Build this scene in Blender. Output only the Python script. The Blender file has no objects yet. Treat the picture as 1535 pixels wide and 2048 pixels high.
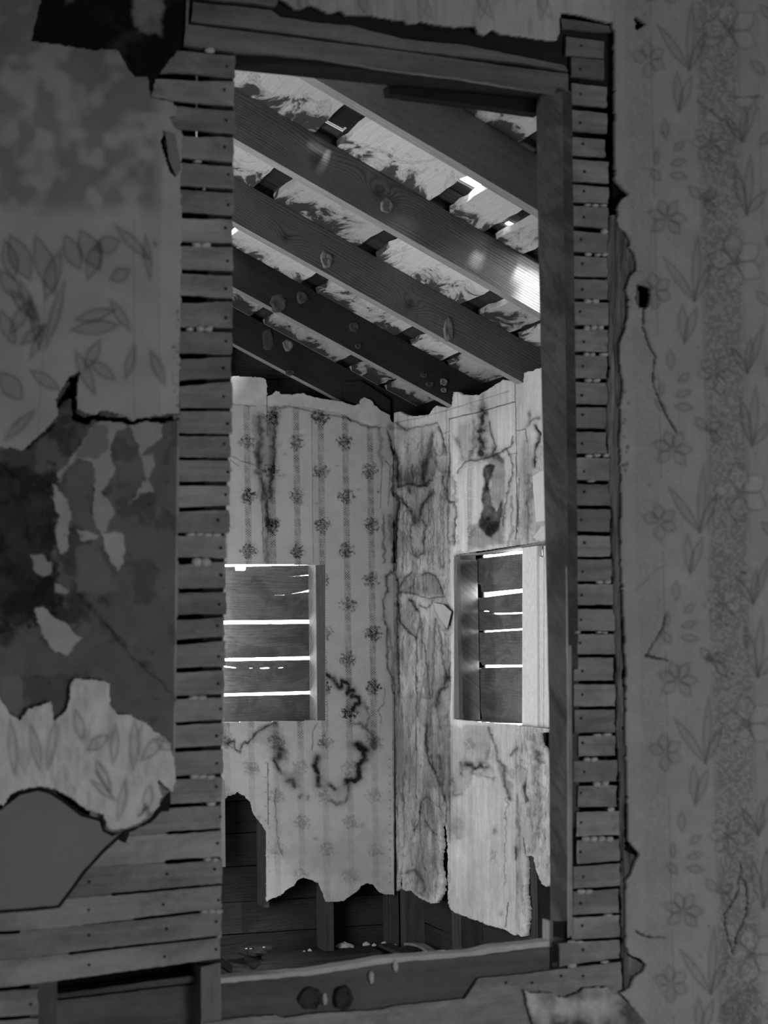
import bpy, math, random
import numpy as np

# ---------------------------------------------------------------- camera, sky, sun, lamps, exposure
scene = bpy.context.scene
W, H = 1535.0, 2048.0
YAW, ROLL, FPX, HORIZON = math.radians(20), math.radians(0.8), 3400.0, 1240.0
PITCH = math.atan((HORIZON - H / 2) / FPX)
CAM = np.array([0.0, 0.0, 1.4])
_F = np.array([math.sin(YAW) * math.cos(PITCH), math.cos(YAW) * math.cos(PITCH), math.sin(PITCH)])
_R0 = np.array([math.cos(YAW), -math.sin(YAW), 0.0])
_U0 = np.cross(_R0, _F)
_R = _R0 * math.cos(ROLL) - _U0 * math.sin(ROLL)
_U = _U0 * math.cos(ROLL) + _R0 * math.sin(ROLL)

cam_data = bpy.data.cameras.new('camera')
cam = bpy.data.objects.new('camera', cam_data)
scene.collection.objects.link(cam)
from mathutils import Matrix, Vector
cam.matrix_world = Matrix(((_R[0], _U[0], -_F[0], CAM[0]), (_R[1], _U[1], -_F[1], CAM[1]),
                           (_R[2], _U[2], -_F[2], CAM[2]), (0, 0, 0, 1)))
cam_data.sensor_fit = 'VERTICAL'
cam_data.sensor_height = 36.0
cam_data.sensor_width = 27.0
cam_data.lens = FPX / H * 36.0
cam_data.clip_start = 0.05
cam_data.dof.use_dof = True
cam_data.dof.focus_distance = 6.0
cam_data.dof.aperture_fstop = 6.8
scene.camera = cam

world = bpy.data.worlds.new('sky')
scene.world = world
world.use_nodes = True
wn = world.node_tree
bg = wn.nodes['Background']
bg.inputs[0].default_value = (1, 1, 1, 1)
bg.inputs[1].default_value = 24.0


def lamp(name, kind, loc, aim, energy, size=1.0, size_y=None, angle=None, col=1.0):
    d = bpy.data.lights.new(name, kind)
    d.energy = energy
    d.color = (col, col, col)
    if kind == 'AREA':
        d.shape = 'RECTANGLE'
        d.size = size
        d.size_y = size_y or size
    if angle is not None:
        d.angle = angle
    o = bpy.data.objects.new(name, d)
    scene.collection.objects.link(o)
    o.location = loc
    v = Vector(aim) - Vector(loc)
    o.rotation_euler = v.to_track_quat('-Z', 'Y').to_euler()
    return o


lamp('sun', 'SUN', (3, 2, 6), (2.62, 2.62, 5.23), 26.0, angle=math.radians(13))
# lamp for daylight at the west doorway, fill lamp added inside near room
lamp('doorway_daylight', 'AREA', (-0.55, 4.2, 1.15), (2.2, 6.2, 1.25), 52.0, 1.3, 1.7)
lamp('near_room_fill', 'AREA', (1.75, -0.25, 0.75), (1.05, 2.9, 1.1), 18.5, 0.9, 1.0)

vs = scene.view_settings
vs.view_transform = 'Standard'
vs.look = 'None'
vs.gamma = 1.0
vs.use_curve_mapping = False
vs.exposure = 0.0
scene.display_settings.display_device = 'sRGB'
scene.cycles.use_denoising = True
scene.cycles.max_bounces = 6
scene.cycles.diffuse_bounces = 4

rng = random.Random(7)

# ---------------------------------------------------------------- geometry of the view
def ray(px, py):
    px = np.asarray(px, float)[..., None]
    py = np.asarray(py, float)[..., None]
    return _F + _R * ((px - 767.5) / FPX) - _U * ((py - 1024.0) / FPX)


def hit(px, py, plane):
    n, d = plane
    n = np.asarray(n, float)
    r = ray(px, py)
    t = (d - n @ CAM) / (r @ n)
    return CAM + r * t[..., None]


def PY(y):
    return ((0, 1, 0), y)


def PX(x):
    return ((1, 0, 0), x)


def PZ(z):
    return ((0, 0, 1), z)


YF = 2.885          # plaster face of the near partition
YL = 2.900          # lath face
YB = 6.50           # face of the back wall
XR = 2.401          # face of the right wall
SL = 0.48           # roof slope
def raf_z(x):
    return 2.196 + SL * (2.401 - x)
PROOF = ((SL, 0, 1.0), 2.196 + 0.148 + SL * 2.401)

# ---------------------------------------------------------------- materials
def nt(name):
    m = bpy.data.materials.new(name)
    m.use_nodes = True
    t = m.node_tree
    b = t.nodes['Principled BSDF']
    b.inputs['Roughness'].default_value = 0.85
    if 'Specular IOR Level' in b.inputs:
        b.inputs['Specular IOR Level'].default_value = 0.07
    return m, t, b


def mth(t, op, a, b=None, c=None):
    n = t.nodes.new('ShaderNodeMath')
    n.operation = op
    for i, v in enumerate((a, b, c)):
        if v is None:
            continue
        if isinstance(v, (int, float)):
            n.inputs[i].default_value = v
        else:
            t.links.new(v, n.inputs[i])
    return n.outputs[0]


def noise(t, vec, scale, detail=4.0, rough=0.6, dist=0.0):
    n = t.nodes.new('ShaderNodeTexNoise')
    n.inputs['Scale'].default_value = scale
    n.inputs['Detail'].default_value = detail
    n.inputs['Roughness'].default_value = rough
    n.inputs['Distortion'].default_value = dist
    t.links.new(vec, n.inputs['Vector'])
    return n.outputs[0]


def sep_uv(t, rand=True):
    uv = t.nodes.new('ShaderNodeUVMap')
    uv.uv_map = 'UVMap'
    s = t.nodes.new('ShaderNodeSeparateXYZ')
    t.links.new(uv.outputs[0], s.inputs[0])
    info = t.nodes.new('ShaderNodeObjectInfo')
    return s.outputs[0], s.outputs[1], info.outputs['Random']


def comb(t, x, y, z=0.0):
    c = t.nodes.new('ShaderNodeCombineXYZ')
    for i, v in enumerate((x, y, z)):
        if isinstance(v, (int, float)):
            c.inputs[i].default_value = v
        else:
            t.links.new(v, c.inputs[i])
    return c.outputs[0]


def finish(t, b, col, height, dist=0.0015, strength=0.6):
    c = t.nodes.new('ShaderNodeCombineColor')
    for i in range(3):
        t.links.new(col, c.inputs[i])
    t.links.new(c.outputs[0], b.inputs['Base Color'])
    bm = t.nodes.new('ShaderNodeBump')
    bm.inputs['Distance'].default_value = dist
    bm.inputs['Strength'].default_value = strength
    t.links.new(height, bm.inputs['Height'])
    t.links.new(bm.outputs[0], b.inputs['Normal'])


def wood(name, lo, hi, ring=40.0, ringamp=0.25, fine=90.0, blotch=0.35, knots=(), vary=0.35, diag=0.0, stain=0.0, wav=1.0):
    """UV in metres, u along the grain"""
    m, t, b = nt(name)
    u, v, r = sep_uv(t)
    if diag:
        u2 = mth(t, 'ADD', mth(t, 'MULTIPLY', u, math.cos(diag)), mth(t, 'MULTIPLY', v, math.sin(diag)))
        v2 = mth(t, 'SUBTRACT', mth(t, 'MULTIPLY', v, math.cos(diag)), mth(t, 'MULTIPLY', u, math.sin(diag)))
        u, v = u2, v2
    off = mth(t, 'MULTIPLY', r, 41.0)
    w = v
    for (ku, kv, s, a) in knots:
        du = mth(t, 'DIVIDE', mth(t, 'SUBTRACT', u, ku), s * 1.7)
        dv = mth(t, 'DIVIDE', mth(t, 'SUBTRACT', v, kv), s)
        d2 = mth(t, 'ADD', mth(t, 'MULTIPLY', du, du), mth(t, 'MULTIPLY', dv, dv))
        e = mth(t, 'MULTIPLY', mth(t, 'EXPONENT', mth(t, 'MULTIPLY', d2, -1.0)), a)
        w = mth(t, 'ADD', w, e)
    n2 = noise(t, comb(t, mth(t, 'MULTIPLY', mth(t, 'ADD', u, off), 1.6), mth(t, 'MULTIPLY', v, 7.0), off), 1.0, 3.0, 0.5)
    ph = mth(t, 'ADD', w, mth(t, 'MULTIPLY', n2, 0.10 * wav))
    n2b = noise(t, comb(t, mth(t, 'MULTIPLY', u, 9.0), mth(t, 'MULTIPLY', ph, 60.0), off), 1.0, 2.0, 0.5)
    ph2 = mth(t, 'ADD', mth(t, 'MULTIPLY', ph, ring * 6.283), mth(t, 'MULTIPLY', n2b, 2.6))
    rings = mth(t, 'ADD', mth(t, 'MULTIPLY', mth(t, 'SINE', ph2), 0.5), 0.5)
    rings = mth(t, 'POWER', rings, 0.45)
    nr = noise(t, comb(t, mth(t, 'MULTIPLY', mth(t, 'ADD', u, off), 3.0), mth(t, 'MULTIPLY', v, 25.0), off), 1.0, 3.0, 0.6)
    rings = mth(t, 'ADD', mth(t, 'MULTIPLY', rings, nr), mth(t, 'MULTIPLY', mth(t, 'SUBTRACT', 1.0, nr), 0.75))
    n1 = noise(t, comb(t, mth(t, 'MULTIPLY', mth(t, 'ADD', u, off), fine * 0.05), mth(t, 'MULTIPLY', w, fine * 2.2), off), 1.0, 5.0, 0.65)
    n3 = noise(t, comb(t, mth(t, 'MULTIPLY', mth(t, 'ADD', u, off), 4.0), mth(t, 'MULTIPLY', v, 9.0), off), 1.0, 4.0, 0.6)
    f = mth(t, 'ADD', mth(t, 'MULTIPLY', rings, ringamp), mth(t, 'MULTIPLY', n1, 1.0 - ringamp - blotch))
    f = mth(t, 'ADD', f, mth(t, 'MULTIPLY', n3, blotch))
    f2 = mth(t, 'MULTIPLY', mth(t, 'SUBTRACT', f, 0.25), 2.0)
    cl = t.nodes.new('ShaderNodeClamp')
    t.links.new(f2, cl.inputs[0])
    col = mth(t, 'ADD', mth(t, 'MULTIPLY', cl.outputs[0], hi - lo), lo)
    if stain:
        n4 = noise(t, comb(t, mth(t, 'MULTIPLY', mth(t, 'ADD', u, off), 5.0), mth(t, 'MULTIPLY', v, 11.0), off), 1.0, 8.0, 0.7, 0.6)
        mr = t.nodes.new('ShaderNodeMapRange')
        t.links.new(n4, mr.inputs[0])
        mr.inputs[1].default_value = 0.46
        mr.inputs[2].default_value = 0.58
        mr.inputs[3].default_value = 1.0
        mr.inputs[4].default_value = 1.0 - stain
        col = mth(t, 'MULTIPLY', col, mr.outputs[0])
    n5 = noise(t, comb(t, mth(t, 'MULTIPLY', mth(t, 'ADD', u, off), 55.0), mth(t, 'MULTIPLY', v, 75.0), off), 1.0, 5.0, 0.7)
    col = mth(t, 'MULTIPLY', col, mth(t, 'ADD', 0.72, mth(t, 'MULTIPLY', n5, 0.55)))
    for (ku, kv, s, a) in knots:
        du = mth(t, 'DIVIDE', mth(t, 'SUBTRACT', u, ku), s * 0.55)
        dv = mth(t, 'DIVIDE', mth(t, 'SUBTRACT', v, kv), s * 0.5)
        d2 = mth(t, 'ADD', mth(t, 'MULTIPLY', du, du), mth(t, 'MULTIPLY', dv, dv))
        e = mth(t, 'EXPONENT', mth(t, 'MULTIPLY', d2, -1.0))
        col = mth(t, 'MULTIPLY', col, mth(t, 'SUBTRACT', 1.0, mth(t, 'MULTIPLY', e, 0.6)))
    col = mth(t, 'MULTIPLY', col, mth(t, 'ADD', mth(t, 'MULTIPLY', r, vary), 1.0 - vary / 2))
    finish(t, b, col, f, 0.0015, 0.5)
    return m


def plain(name, lo, hi, scale=30.0, bump=0.002, vary=0.2):
    m, t, b = nt(name)
    tc = t.nodes.new('ShaderNodeTexCoord')
    info = t.nodes.new('ShaderNodeObjectInfo')
    n = noise(t, tc.outputs['Object'], scale, 6.0, 0.65)
    col = mth(t, 'ADD', mth(t, 'MULTIPLY', n, hi - lo), lo)
    col = mth(t, 'MULTIPLY', col, mth(t, 'ADD', mth(t, 'MULTIPLY', info.outputs['Random'], vary), 1.0 - vary / 2))
    finish(t, b, col, n, bump, 0.7)
    return m


def toned(name, grain_scale=260.0, grain=0.22, bump=0.0008, sx=1.0, sy=1.0):
    """print, stains and bare patches come from the 'tone' attribute; nodes add paper grain"""
    m, t, b = nt(name)
    at = t.nodes.new('ShaderNodeAttribute')
    at.attribute_name = 'tone'
    u, v, r = sep_uv(t)
    vec = comb(t, mth(t, 'MULTIPLY', u, sx), mth(t, 'MULTIPLY', v, sy))
    n = noise(t, vec, grain_scale, 6.0, 0.7)
    n2 = noise(t, vec, 14.0, 5.0, 0.6)
    g = mth(t, 'ADD', mth(t, 'MULTIPLY', n, grain), 1.0 - grain / 2)
    g2 = mth(t, 'ADD', mth(t, 'MULTIPLY', n2, 0.3), 0.85)
    col = mth(t, 'MULTIPLY', mth(t, 'MULTIPLY', at.outputs['Fac'], g), g2)
    finish(t, b, col, n, bump, 0.8)
    return m


M = {}
M['lath'] = wood('weathered_lath_wood', 0.16, 0.56, ring=25, ringamp=0.10, fine=60, blotch=0.6, vary=0.4, stain=0.25)
M['lath_dark'] = wood('darker_lath_wood', 0.06, 0.34, ring=25, ringamp=0.10, fine=60, blotch=0.6, vary=0.5)  # darker lath tone for the header, top laths and short stud
M['rail'] = wood('dark_framing_wood', 0.06, 0.24, ring=14, ringamp=0.2, fine=40, blotch=0.55, vary=0.2)
M['jamb'] = wood('rough_sawn_wood', 0.05, 0.20, ring=75, ringamp=0.09, fine=60, blotch=0.6, vary=0.1, diag=math.radians(52), wav=1.2, stain=0.4)
M['stud'] = wood('stud_wood', 0.025, 0.11, ring=30, ringamp=0.25, fine=60, blotch=0.35)
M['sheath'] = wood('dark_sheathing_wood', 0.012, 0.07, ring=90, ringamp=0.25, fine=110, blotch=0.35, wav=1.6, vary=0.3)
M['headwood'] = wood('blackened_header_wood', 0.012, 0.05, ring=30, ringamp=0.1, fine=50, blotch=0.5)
M['winboard'] = wood('window_board_wood', 0.05, 0.21, ring=110, ringamp=0.2, fine=110, blotch=0.5, vary=0.2, wav=1.2, stain=0.35)
M['casing'] = wood('window_casing_wood', 0.08, 0.22, ring=60, ringamp=0.1, fine=90, blotch=0.4, vary=0.1)
M['palewood'] = wood('pale_window_wood', 0.80, 0.95, ring=30, ringamp=0.15, fine=80, blotch=0.2, vary=0.05)
M['reveal'] = wood('window_reveal_wood', 0.12, 0.34, ring=50, ringamp=0.15, fine=50, blotch=0.35, vary=0.1, diag=math.radians(-50), wav=0.5)
M['ledge'] = wood('pale_lit_edge_wood', 0.6, 0.92, ring=20, ringamp=0.1, fine=50, blotch=0.4)  # pale slat wood; on the sill edge it paints light catching the top
def white_board():
    m, t, b = nt('whitewashed_roof_board')
    u, v, r = sep_uv(t)
    off = mth(t, 'MULTIPLY', r, 23.0)
    g = mth(t, 'FRACT', mth(t, 'DIVIDE', mth(t, 'SUBTRACT', u, 3.985), 0.6355))
    g3 = mth(t, 'POWER', g, 3.0)
    n1 = noise(t, comb(t, mth(t, 'MULTIPLY', u, 5.0), mth(t, 'MULTIPLY', v, 11.0), off), 1.0, 9.0, 0.66, 0.9)
    n2 = noise(t, comb(t, mth(t, 'MULTIPLY', u, 7.0), mth(t, 'MULTIPLY', v, 160.0), off), 1.0, 4.0, 0.6)
    n3 = noise(t, comb(t, mth(t, 'MULTIPLY', u, 45.0), mth(t, 'MULTIPLY', v, 60.0), off), 1.0, 6.0, 0.75)
    f = mth(t, 'ADD', n1, mth(t, 'MULTIPLY', g3, 0.34))
    mr = t.nodes.new('ShaderNodeMapRange')
    t.links.new(f, mr.inputs[0])
    for i_, vv in enumerate((0.66, 0.74, 1.0, 0.12)):
        mr.inputs[i_ + 1].default_value = vv
    edge_ = mth(t, 'ABSOLUTE', mth(t, 'SUBTRACT', f, 0.645))
    ln = mth(t, 'EXPONENT', mth(t, 'MULTIPLY', mth(t, 'MULTIPLY', edge_, edge_), -12000.0))
    col = mth(t, 'ADD', 0.58, mth(t, 'MULTIPLY', n2, 0.34))
    col = mth(t, 'MULTIPLY', col, mth(t, 'ADD', 0.84, mth(t, 'MULTIPLY', n3, 0.30)))
    col = mth(t, 'MULTIPLY', col, mr.outputs[0])
    col = mth(t, 'MULTIPLY', col, mth(t, 'SUBTRACT', 1.0, mth(t, 'MULTIPLY', ln, 0.4)))
    col = mth(t, 'MULTIPLY', col, mth(t, 'ADD', 0.62, mth(t, 'MULTIPLY', r, 0.42)))
    finish(t, b, col, n2, 0.002, 0.6)
    return m
M['white'] = white_board()
M['shingle'] = wood('dark_shingle_wood', 0.006, 0.07, ring=60, ringamp=0.2, fine=90, blotch=0.3, vary=1.0)
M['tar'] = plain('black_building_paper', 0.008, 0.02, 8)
M['plaster'] = plain('broken_plaster', 0.45, 0.85, 40, 0.004)
M['brown'] = plain('brown_coat_plaster', 0.10, 0.26, 30, 0.004)
M['gap_shade'] = plain('painted_gap_shade', 0.004, 0.05, 14, 0.004)  # near-black, paints the shade in gaps round the patch board
M['mud'] = plain('dried_mud', 0.03, 0.13, 160, 0.004)
M['mud_pale'] = plain('pale_dried_mud', 0.08, 0.42, 150, 0.006)
M['char'] = plain('charred_matter', 0.01, 0.07, 60, 0.004)
M['paper'] = toned('old_wallpaper', 300, 0.25)
M['paper_wr'] = toned('water_streaked_wallpaper', 170, 0.45, 0.0015, 1.0, 0.22)
M['paper_front'] = toned('faded_floral_wallpaper', 220, 0.22)
M['nail'] = plain('rusted_nail', 0.03, 0.07, 50)
M['floor'] = wood('floor_wood', 0.08, 0.22)
M['shell'] = plain('dull_room_plaster', 0.25, 0.4, 5)

# ---------------------------------------------------------------- object helpers
def link(o, parent=None):
    scene.collection.objects.link(o)
    if parent is not None:
        o.parent = parent
    return o


def tag(o, label=None, cat=None, group=None, kind=None):
    if label:
        o['label'] = label
    if cat:
        o['category'] = cat
    if group:
        o['group'] = group
    if kind:
        o['kind'] = kind
    return o


def empty(name, loc, label, cat, kind=None, group=None):
    o = bpy.data.objects.new(name, None)
    link(o)
    o.location = loc
    tag(o, label, cat, group, kind)
    return o


def setloc(o):
    """children are built in world coordinates: undo the parent's offset"""
    if o.parent is not None:
        p = o.parent
        off = Vector((0, 0, 0))
        while p is not None:
            off += p.location
            p = p.parent
        o.location = -off + o.location
    return o


def mesh_obj(name, verts, faces, mat, parent=None, udir=(1, 0, 0), vdir=(0, 0, 1), uoff=(0, 0), smooth=False):
    """verts in world coordinates; the origin is moved to the piece's centre"""
    V = np.asarray(verts, float)
    c = V.mean(axis=0)
    me = bpy.data.meshes.new(name)
    me.from_pydata([tuple(p) for p in (V - c)], [], faces)
    me.materials.append(mat)
    uvl = me.uv_layers.new(name='UVMap')
    ud = np.asarray(udir, float); ud /= np.linalg.norm(ud)
    vd = np.asarray(vdir, float); vd /= np.linalg.norm(vd)
    wd = np.cross(ud, vd)
    vi = np.empty(len(me.loops), int)
    me.loops.foreach_get('vertex_index', vi)
    P = V[vi]
    uvs = np.stack([P @ ud - uoff[0], P @ vd + 0.7 * (P @ wd) * 0 - uoff[1]], 1)
    # side faces get the depth added so that grain does not smear
    fi = np.empty(len(me.loops), int)
    me.polygons.foreach_get('loop_start', np.empty(len(me.polygons), int))
    for p in me.polygons:
        if abs(np.dot(p.normal, vd)) > 0.8:
            for li in p.loop_indices:
                uvs[li, 1] = V[vi[li]] @ wd
    uvl.data.foreach_set('uv', uvs.ravel())
    if smooth:
        for p in me.polygons:
            p.use_smooth = True
    me.update()
    o = bpy.data.objects.new(name, me)
    link(o, parent)
    o.location = c
    if parent is not None:
        off = Vector((0, 0, 0)); p = parent
        while p is not None:
            off += p.location; p = p.parent
        o.location = Vector(c) - off
    return o


def box(name, x0, x1, y0, y1, z0, z1, mat, parent=None, u='x'):
    v = [(x, y, z) for x in (x0, x1) for y in (y0, y1) for z in (z0, z1)]
    f = [(0, 1, 3, 2), (4, 6, 7, 5), (0, 4, 5, 1), (2, 3, 7, 6), (0, 2, 6, 4), (1, 5, 7, 3)]
    ud, vd = {'x': ((1, 0, 0), (0, 0, 1)), 'y': ((0, 1, 0), (0, 0, 1)), 'z': ((0, 0, 1), (1, 0.35, 0))}[u]
    return mesh_obj(name, v, f, mat, parent, ud, vd)


def jagged(poly, amp, step, seed=0, closed=True):
    r = random.Random(seed)
    out = []
    n = len(poly)
    for i in range(n if closed else n - 1):
        a, b = poly[i], poly[(i + 1) % n]
        d = math.hypot(b[0] - a[0], b[1] - a[1])
        k = max(1, int(d / step))
        out.append(a)
        for j in range(1, k):
            s = j / k
            out.append((a[0] + (b[0] - a[0]) * s + r.uniform(-amp, amp), a[1] + (b[1] - a[1]) * s + r.uniform(-amp, amp)))
    if not closed:
        out.append(poly[-1])
    return out


def slab(name, polys, plane, depth, mat, parent=None, grain='h', jag=0.0, step=12, seed=0, tilt=0.0, uoff=(0, 0)):
    """a piece with a polygonal outline (given where the view sees it) on a wall plane, with thickness going away from the room"""
    if not isinstance(polys[0][0], (tuple, list)):
        polys = [polys]
    n = np.asarray(plane[0], float)
    n = n / np.linalg.norm(n)
    verts, faces = [], []
    for q, poly in enumerate(polys):
        if jag:
            poly = jagged(poly, jag, step, seed + q)
        a = np.array(poly, float)
        P = hit(a[:, 0], a[:, 1], plane)
        if tilt:
            P = P + n * (np.linspace(-1, 1, len(P)) * tilt)[:, None]
        k, b0 = len(P), len(verts)
        verts += list(P) + list(P + n * depth)
        area = sum(a[i][0] * a[(i + 1) % k][1] - a[(i + 1) % k][0] * a[i][1] for i in range(k))
        fr = list(range(k)) if area < 0 else list(range(k))[::-1]
        faces.append([b0 + i for i in fr])
        faces.append([b0 + k + i for i in fr[::-1]])
        for i in range(k):
            j = (i + 1) % k
            s = (b0 + i, b0 + j, b0 + k + j, b0 + k + i)
            faces.append(s if area > 0 else s[::-1])
    if abs(n[1]) > 0.9:
        hd, vd = (1, 0, 0), (0, 0, 1)
    elif abs(n[0]) > 0.85:
        hd, vd = (0, 1, 0), (0, 0, 1)
    else:
        hd, vd = (1, 0, -SL), (0, 1, 0)
    if grain == 'v':
        hd, vd = vd, hd
    return mesh_obj(name, verts, faces, mat, parent, hd, vd, uoff)


# ---------------------------------------------------------------- painting tools (arrays over a wall)
_lat = np.random.RandomState(11).rand(512, 512)


def vnoise(x, y, seed=0):
    x = x + seed * 17.31; y = y + seed * 9.73
    xi = np.floor(x).astype(int); yi = np.floor(y).astype(int)
    fx = x - xi; fy = y - yi
    fx = fx * fx * (3 - 2 * fx); fy = fy * fy * (3 - 2 * fy)
    a = _lat[yi % 512, xi % 512]; b = _lat[yi % 512, (xi + 1) % 512]
    c = _lat[(yi + 1) % 512, xi % 512]; d = _lat[(yi + 1) % 512, (xi + 1) % 512]
    return (a * (1 - fx) + b * fx) * (1 - fy) + (c * (1 - fx) + d * fx) * fy


def fbm(X, Y, sx, sy=None, octv=4, seed=0, gain=0.5):
    sy = sy or sx
    t = 0; a = 1; s = 0
    for o in range(octv):
        t = t + a * vnoise(X / sx * 2 ** o, Y / sy * 2 ** o, seed + o * 3 + 1)
        s += a
        a *= gain
    return t / s


def window(X, Y, pts, pad):
    pts = np.array(pts, float)
    x0, y0 = pts.min(0) - pad
    x1, y1 = pts.max(0) + pad
    c = np.where((X[0] >= x0) & (X[0] <= x1))[0]
    r = np.where((Y[:, 0] >= y0) & (Y[:, 0] <= y1))[0]
    if len(c) < 1 or len(r) < 1:
        return None
    return (slice(r[0], r[-1] + 1), slice(c[0], c[-1] + 1))


def seg_dist(x, y, pts, closed=False):
    d = np.full(x.shape, 1e9)
    n = len(pts)
    for i in range(n if closed else n - 1):
        ax, ay = pts[i]; bx, by = pts[(i + 1) % n]
        vx, vy = bx - ax, by - ay
        L = vx * vx + vy * vy + 1e-9
        t = np.clip(((x - ax) * vx + (y - ay) * vy) / L, 0, 1)
        d = np.minimum(d, np.hypot(x - ax - t * vx, y - ay - t * vy))
    return d


def inside(x, y, pts):
    r = np.zeros(x.shape, bool)
    n = len(pts)
    for i in range(n):
        ax, ay = pts[i]; bx, by = pts[(i + 1) % n]
        if ay == by:
            continue
        c = ((ay > y) != (by > y)) & (x < (bx - ax) * (y - ay) / (by - ay) + ax)
        r ^= c
    return r


def poly_field(X, Y, pts, soft=2.0, warp=0.0, wscale=14.0, seed=0):
    """0..1 coverage of a polygon with a wobbly, soft edge"""
    out = np.zeros(X.shape)
    w = window(X, Y, pts, soft * 2 + warp * 1.5 + 2)
    if w is None:
        return out
    x, y = X[w], Y[w]
    if warp:
        x = x + (fbm(X[w], Y[w], wscale, octv=4, seed=seed) - 0.5) * 2.6 * warp
        y = y + (fbm(X[w], Y[w], wscale, octv=4, seed=seed + 40) - 0.5) * 2.6 * warp
    d = seg_dist(x, y, pts, True)
    s = np.where(inside(x, y, pts), d, -d)
    out[w] = np.clip(0.5 + s / (2 * soft), 0, 1)
    return out


def stroke(X, Y, T, pts, wd, k, warp=0.0, wscale=10.0, seed=0, hgt=None, hamp=0.0, hard=False):
    """darken T along a line"""
    w = window(X, Y, pts, wd * 3 + warp * 1.5)
    if w is None:
        return
    x, y = X[w], Y[w]
    if warp:
        x = x + (fbm(X[w], Y[w], wscale, octv=3, seed=seed) - 0.5) * 2.6 * warp
        y = y + (fbm(X[w], Y[w], wscale, octv=3, seed=seed + 40) - 0.5) * 2.6 * warp
    d = seg_dist(x, y, pts)
    g = np.clip(1.3 - d / wd, 0, 1) if hard else np.exp(-(d / wd) ** 2)
    g2 = g * (0.55 + 0.9 * fbm(X[w], Y[w], 7, octv=3, seed=seed + 5))
    T[w] *= 1 - np.clip(k * g2, 0, 0.93)
    if hgt is not None:
        hgt[w] += hamp * g


def blob(X, Y, T, cx, cy, rx, ry, k, seed=0, hard=0.0):
    w = window(X, Y, [(cx - rx * 1.8, cy - ry * 1.8), (cx + rx * 1.8, cy + ry * 1.8)], 2)
    if w is None:
        return
    x = X[w] + (fbm(X[w], Y[w], 9, octv=3, seed=seed) - 0.5) * rx * 1.2
    y = Y[w] + (fbm(X[w], Y[w], 9, octv=3, seed=seed + 9) - 0.5) * ry * 1.2
    q = ((x - cx) / rx) ** 2 + ((y - cy) / ry) ** 2
    g = np.clip((1.15 - q) / max(hard, 0.05), 0, 1) if hard else np.exp(-q)
    T[w] *= 1 - np.clip(k * g, 0, 0.95)


def grid_obj(name, X, Y, mask, plane, hgt, tone, thick, mat, parent, edge_tone=None, room=(0, -1, 0)):
    """a wall covering: fine relief mesh with ragged outline and a broken edge of real thickness"""
    P = hit(X, Y, plane)
    nrm = np.array(room, float)
    P = P + nrm * hgt[..., None]
    ny, nx = X.shape
    cell = mask[:-1, :-1] & mask[1:, :-1] & mask[:-1, 1:] & mask[1:, 1:]
    idx = np.arange(ny * nx).reshape(ny, nx)
    a = idx[:-1, :-1][cell]; b = idx[:-1, 1:][cell]; c = idx[1:, 1:][cell]; d = idx[1:, :-1][cell]
    quads = [np.stack([a, d, c, b], 1)]
    pad = np.zeros((ny + 1, nx + 1), bool)
    pad[1:-1, 1:-1] = cell
    N = ny * nx
    # boundary edges
    eh = pad[:-1, 1:-1] != pad[1:, 1:-1]      # horizontal edges on row j between cols i,i+1
    j, i = np.where(eh)
    up = pad[j, i + 1]                        # cell above is filled
    e1 = np.stack([idx[j, i], idx[j, i + 1]], 1)
    e1 = np.where(up[:, None], e1, e1[:, ::-1])
    ev = pad[1:-1, :-1] != pad[1:-1, 1:]
    j, i = np.where(ev)
    lf = pad[j + 1, i]
    e2 = np.stack([idx[j + 1, i], idx[j, i]], 1)
    e2 = np.where(lf[:, None], e2, e2[:, ::-1])
    e = np.concatenate([e1, e2])
    quads.append(np.stack([e[:, 0], e[:, 0] + N, e[:, 1] + N, e[:, 1]], 1))
    Q = np.concatenate(quads)
    Pb = P - nrm * (thick * (0.75 + 0.5 * fbm(X, Y, 9, octv=3, seed=77)))[..., None]
    V = np.concatenate([P.reshape(-1, 3), Pb.reshape(-1, 3)])
    T = np.concatenate([tone.ravel(), (tone if edge_tone is None else np.full(tone.shape, edge_tone)).ravel()])
    used = np.zeros(2 * N, bool)
    used[Q.ravel()] = True
    remap = np.cumsum(used) - 1
    V = V[used]; T = T[used]; Q = remap[Q]
    hd = np.array((1, 0, 0)) if abs(nrm[1]) > 0.5 else np.array((0, 1, 0))
    uvv = np.stack([V @ hd, V[:, 2]], 1)
    c0 = V.mean(0)
    me = bpy.data.meshes.new(name)
    me.vertices.add(len(V))
    me.vertices.foreach_set('co', (V - c0).astype(np.float32).ravel())
    me.loops.add(Q.size)
    me.loops.foreach_set('vertex_index', Q.astype(np.int32).ravel())
    me.polygons.add(len(Q))
    me.polygons.foreach_set('loop_start', np.arange(0, Q.size, 4, dtype=np.int32))
    me.update(calc_edges=True)
    uvl = me.uv_layers.new(name='UVMap')
    uvl.data.foreach_set('uv', uvv[Q.ravel()].astype(np.float32).ravel())
    at = me.attributes.new('tone', 'FLOAT', 'POINT')
    at.data.foreach_set('value', np.clip(T, 0.01, 0.95).astype(np.float32))
    me.materials.append(mat)
    me.validate()
    o = bpy.data.objects.new(name, me)
    link(o, parent)
    off = Vector((0, 0, 0)); p = parent
    while p is not None:
        off += p.location; p = p.parent
    o.location = Vector(c0) - off
    return o


def grid(x0, x1, y0, y1, st):
    return np.meshgrid(np.arange(x0, x1 + st * 0.5, st), np.arange(y0, y1 + st * 0.5, st))


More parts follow.
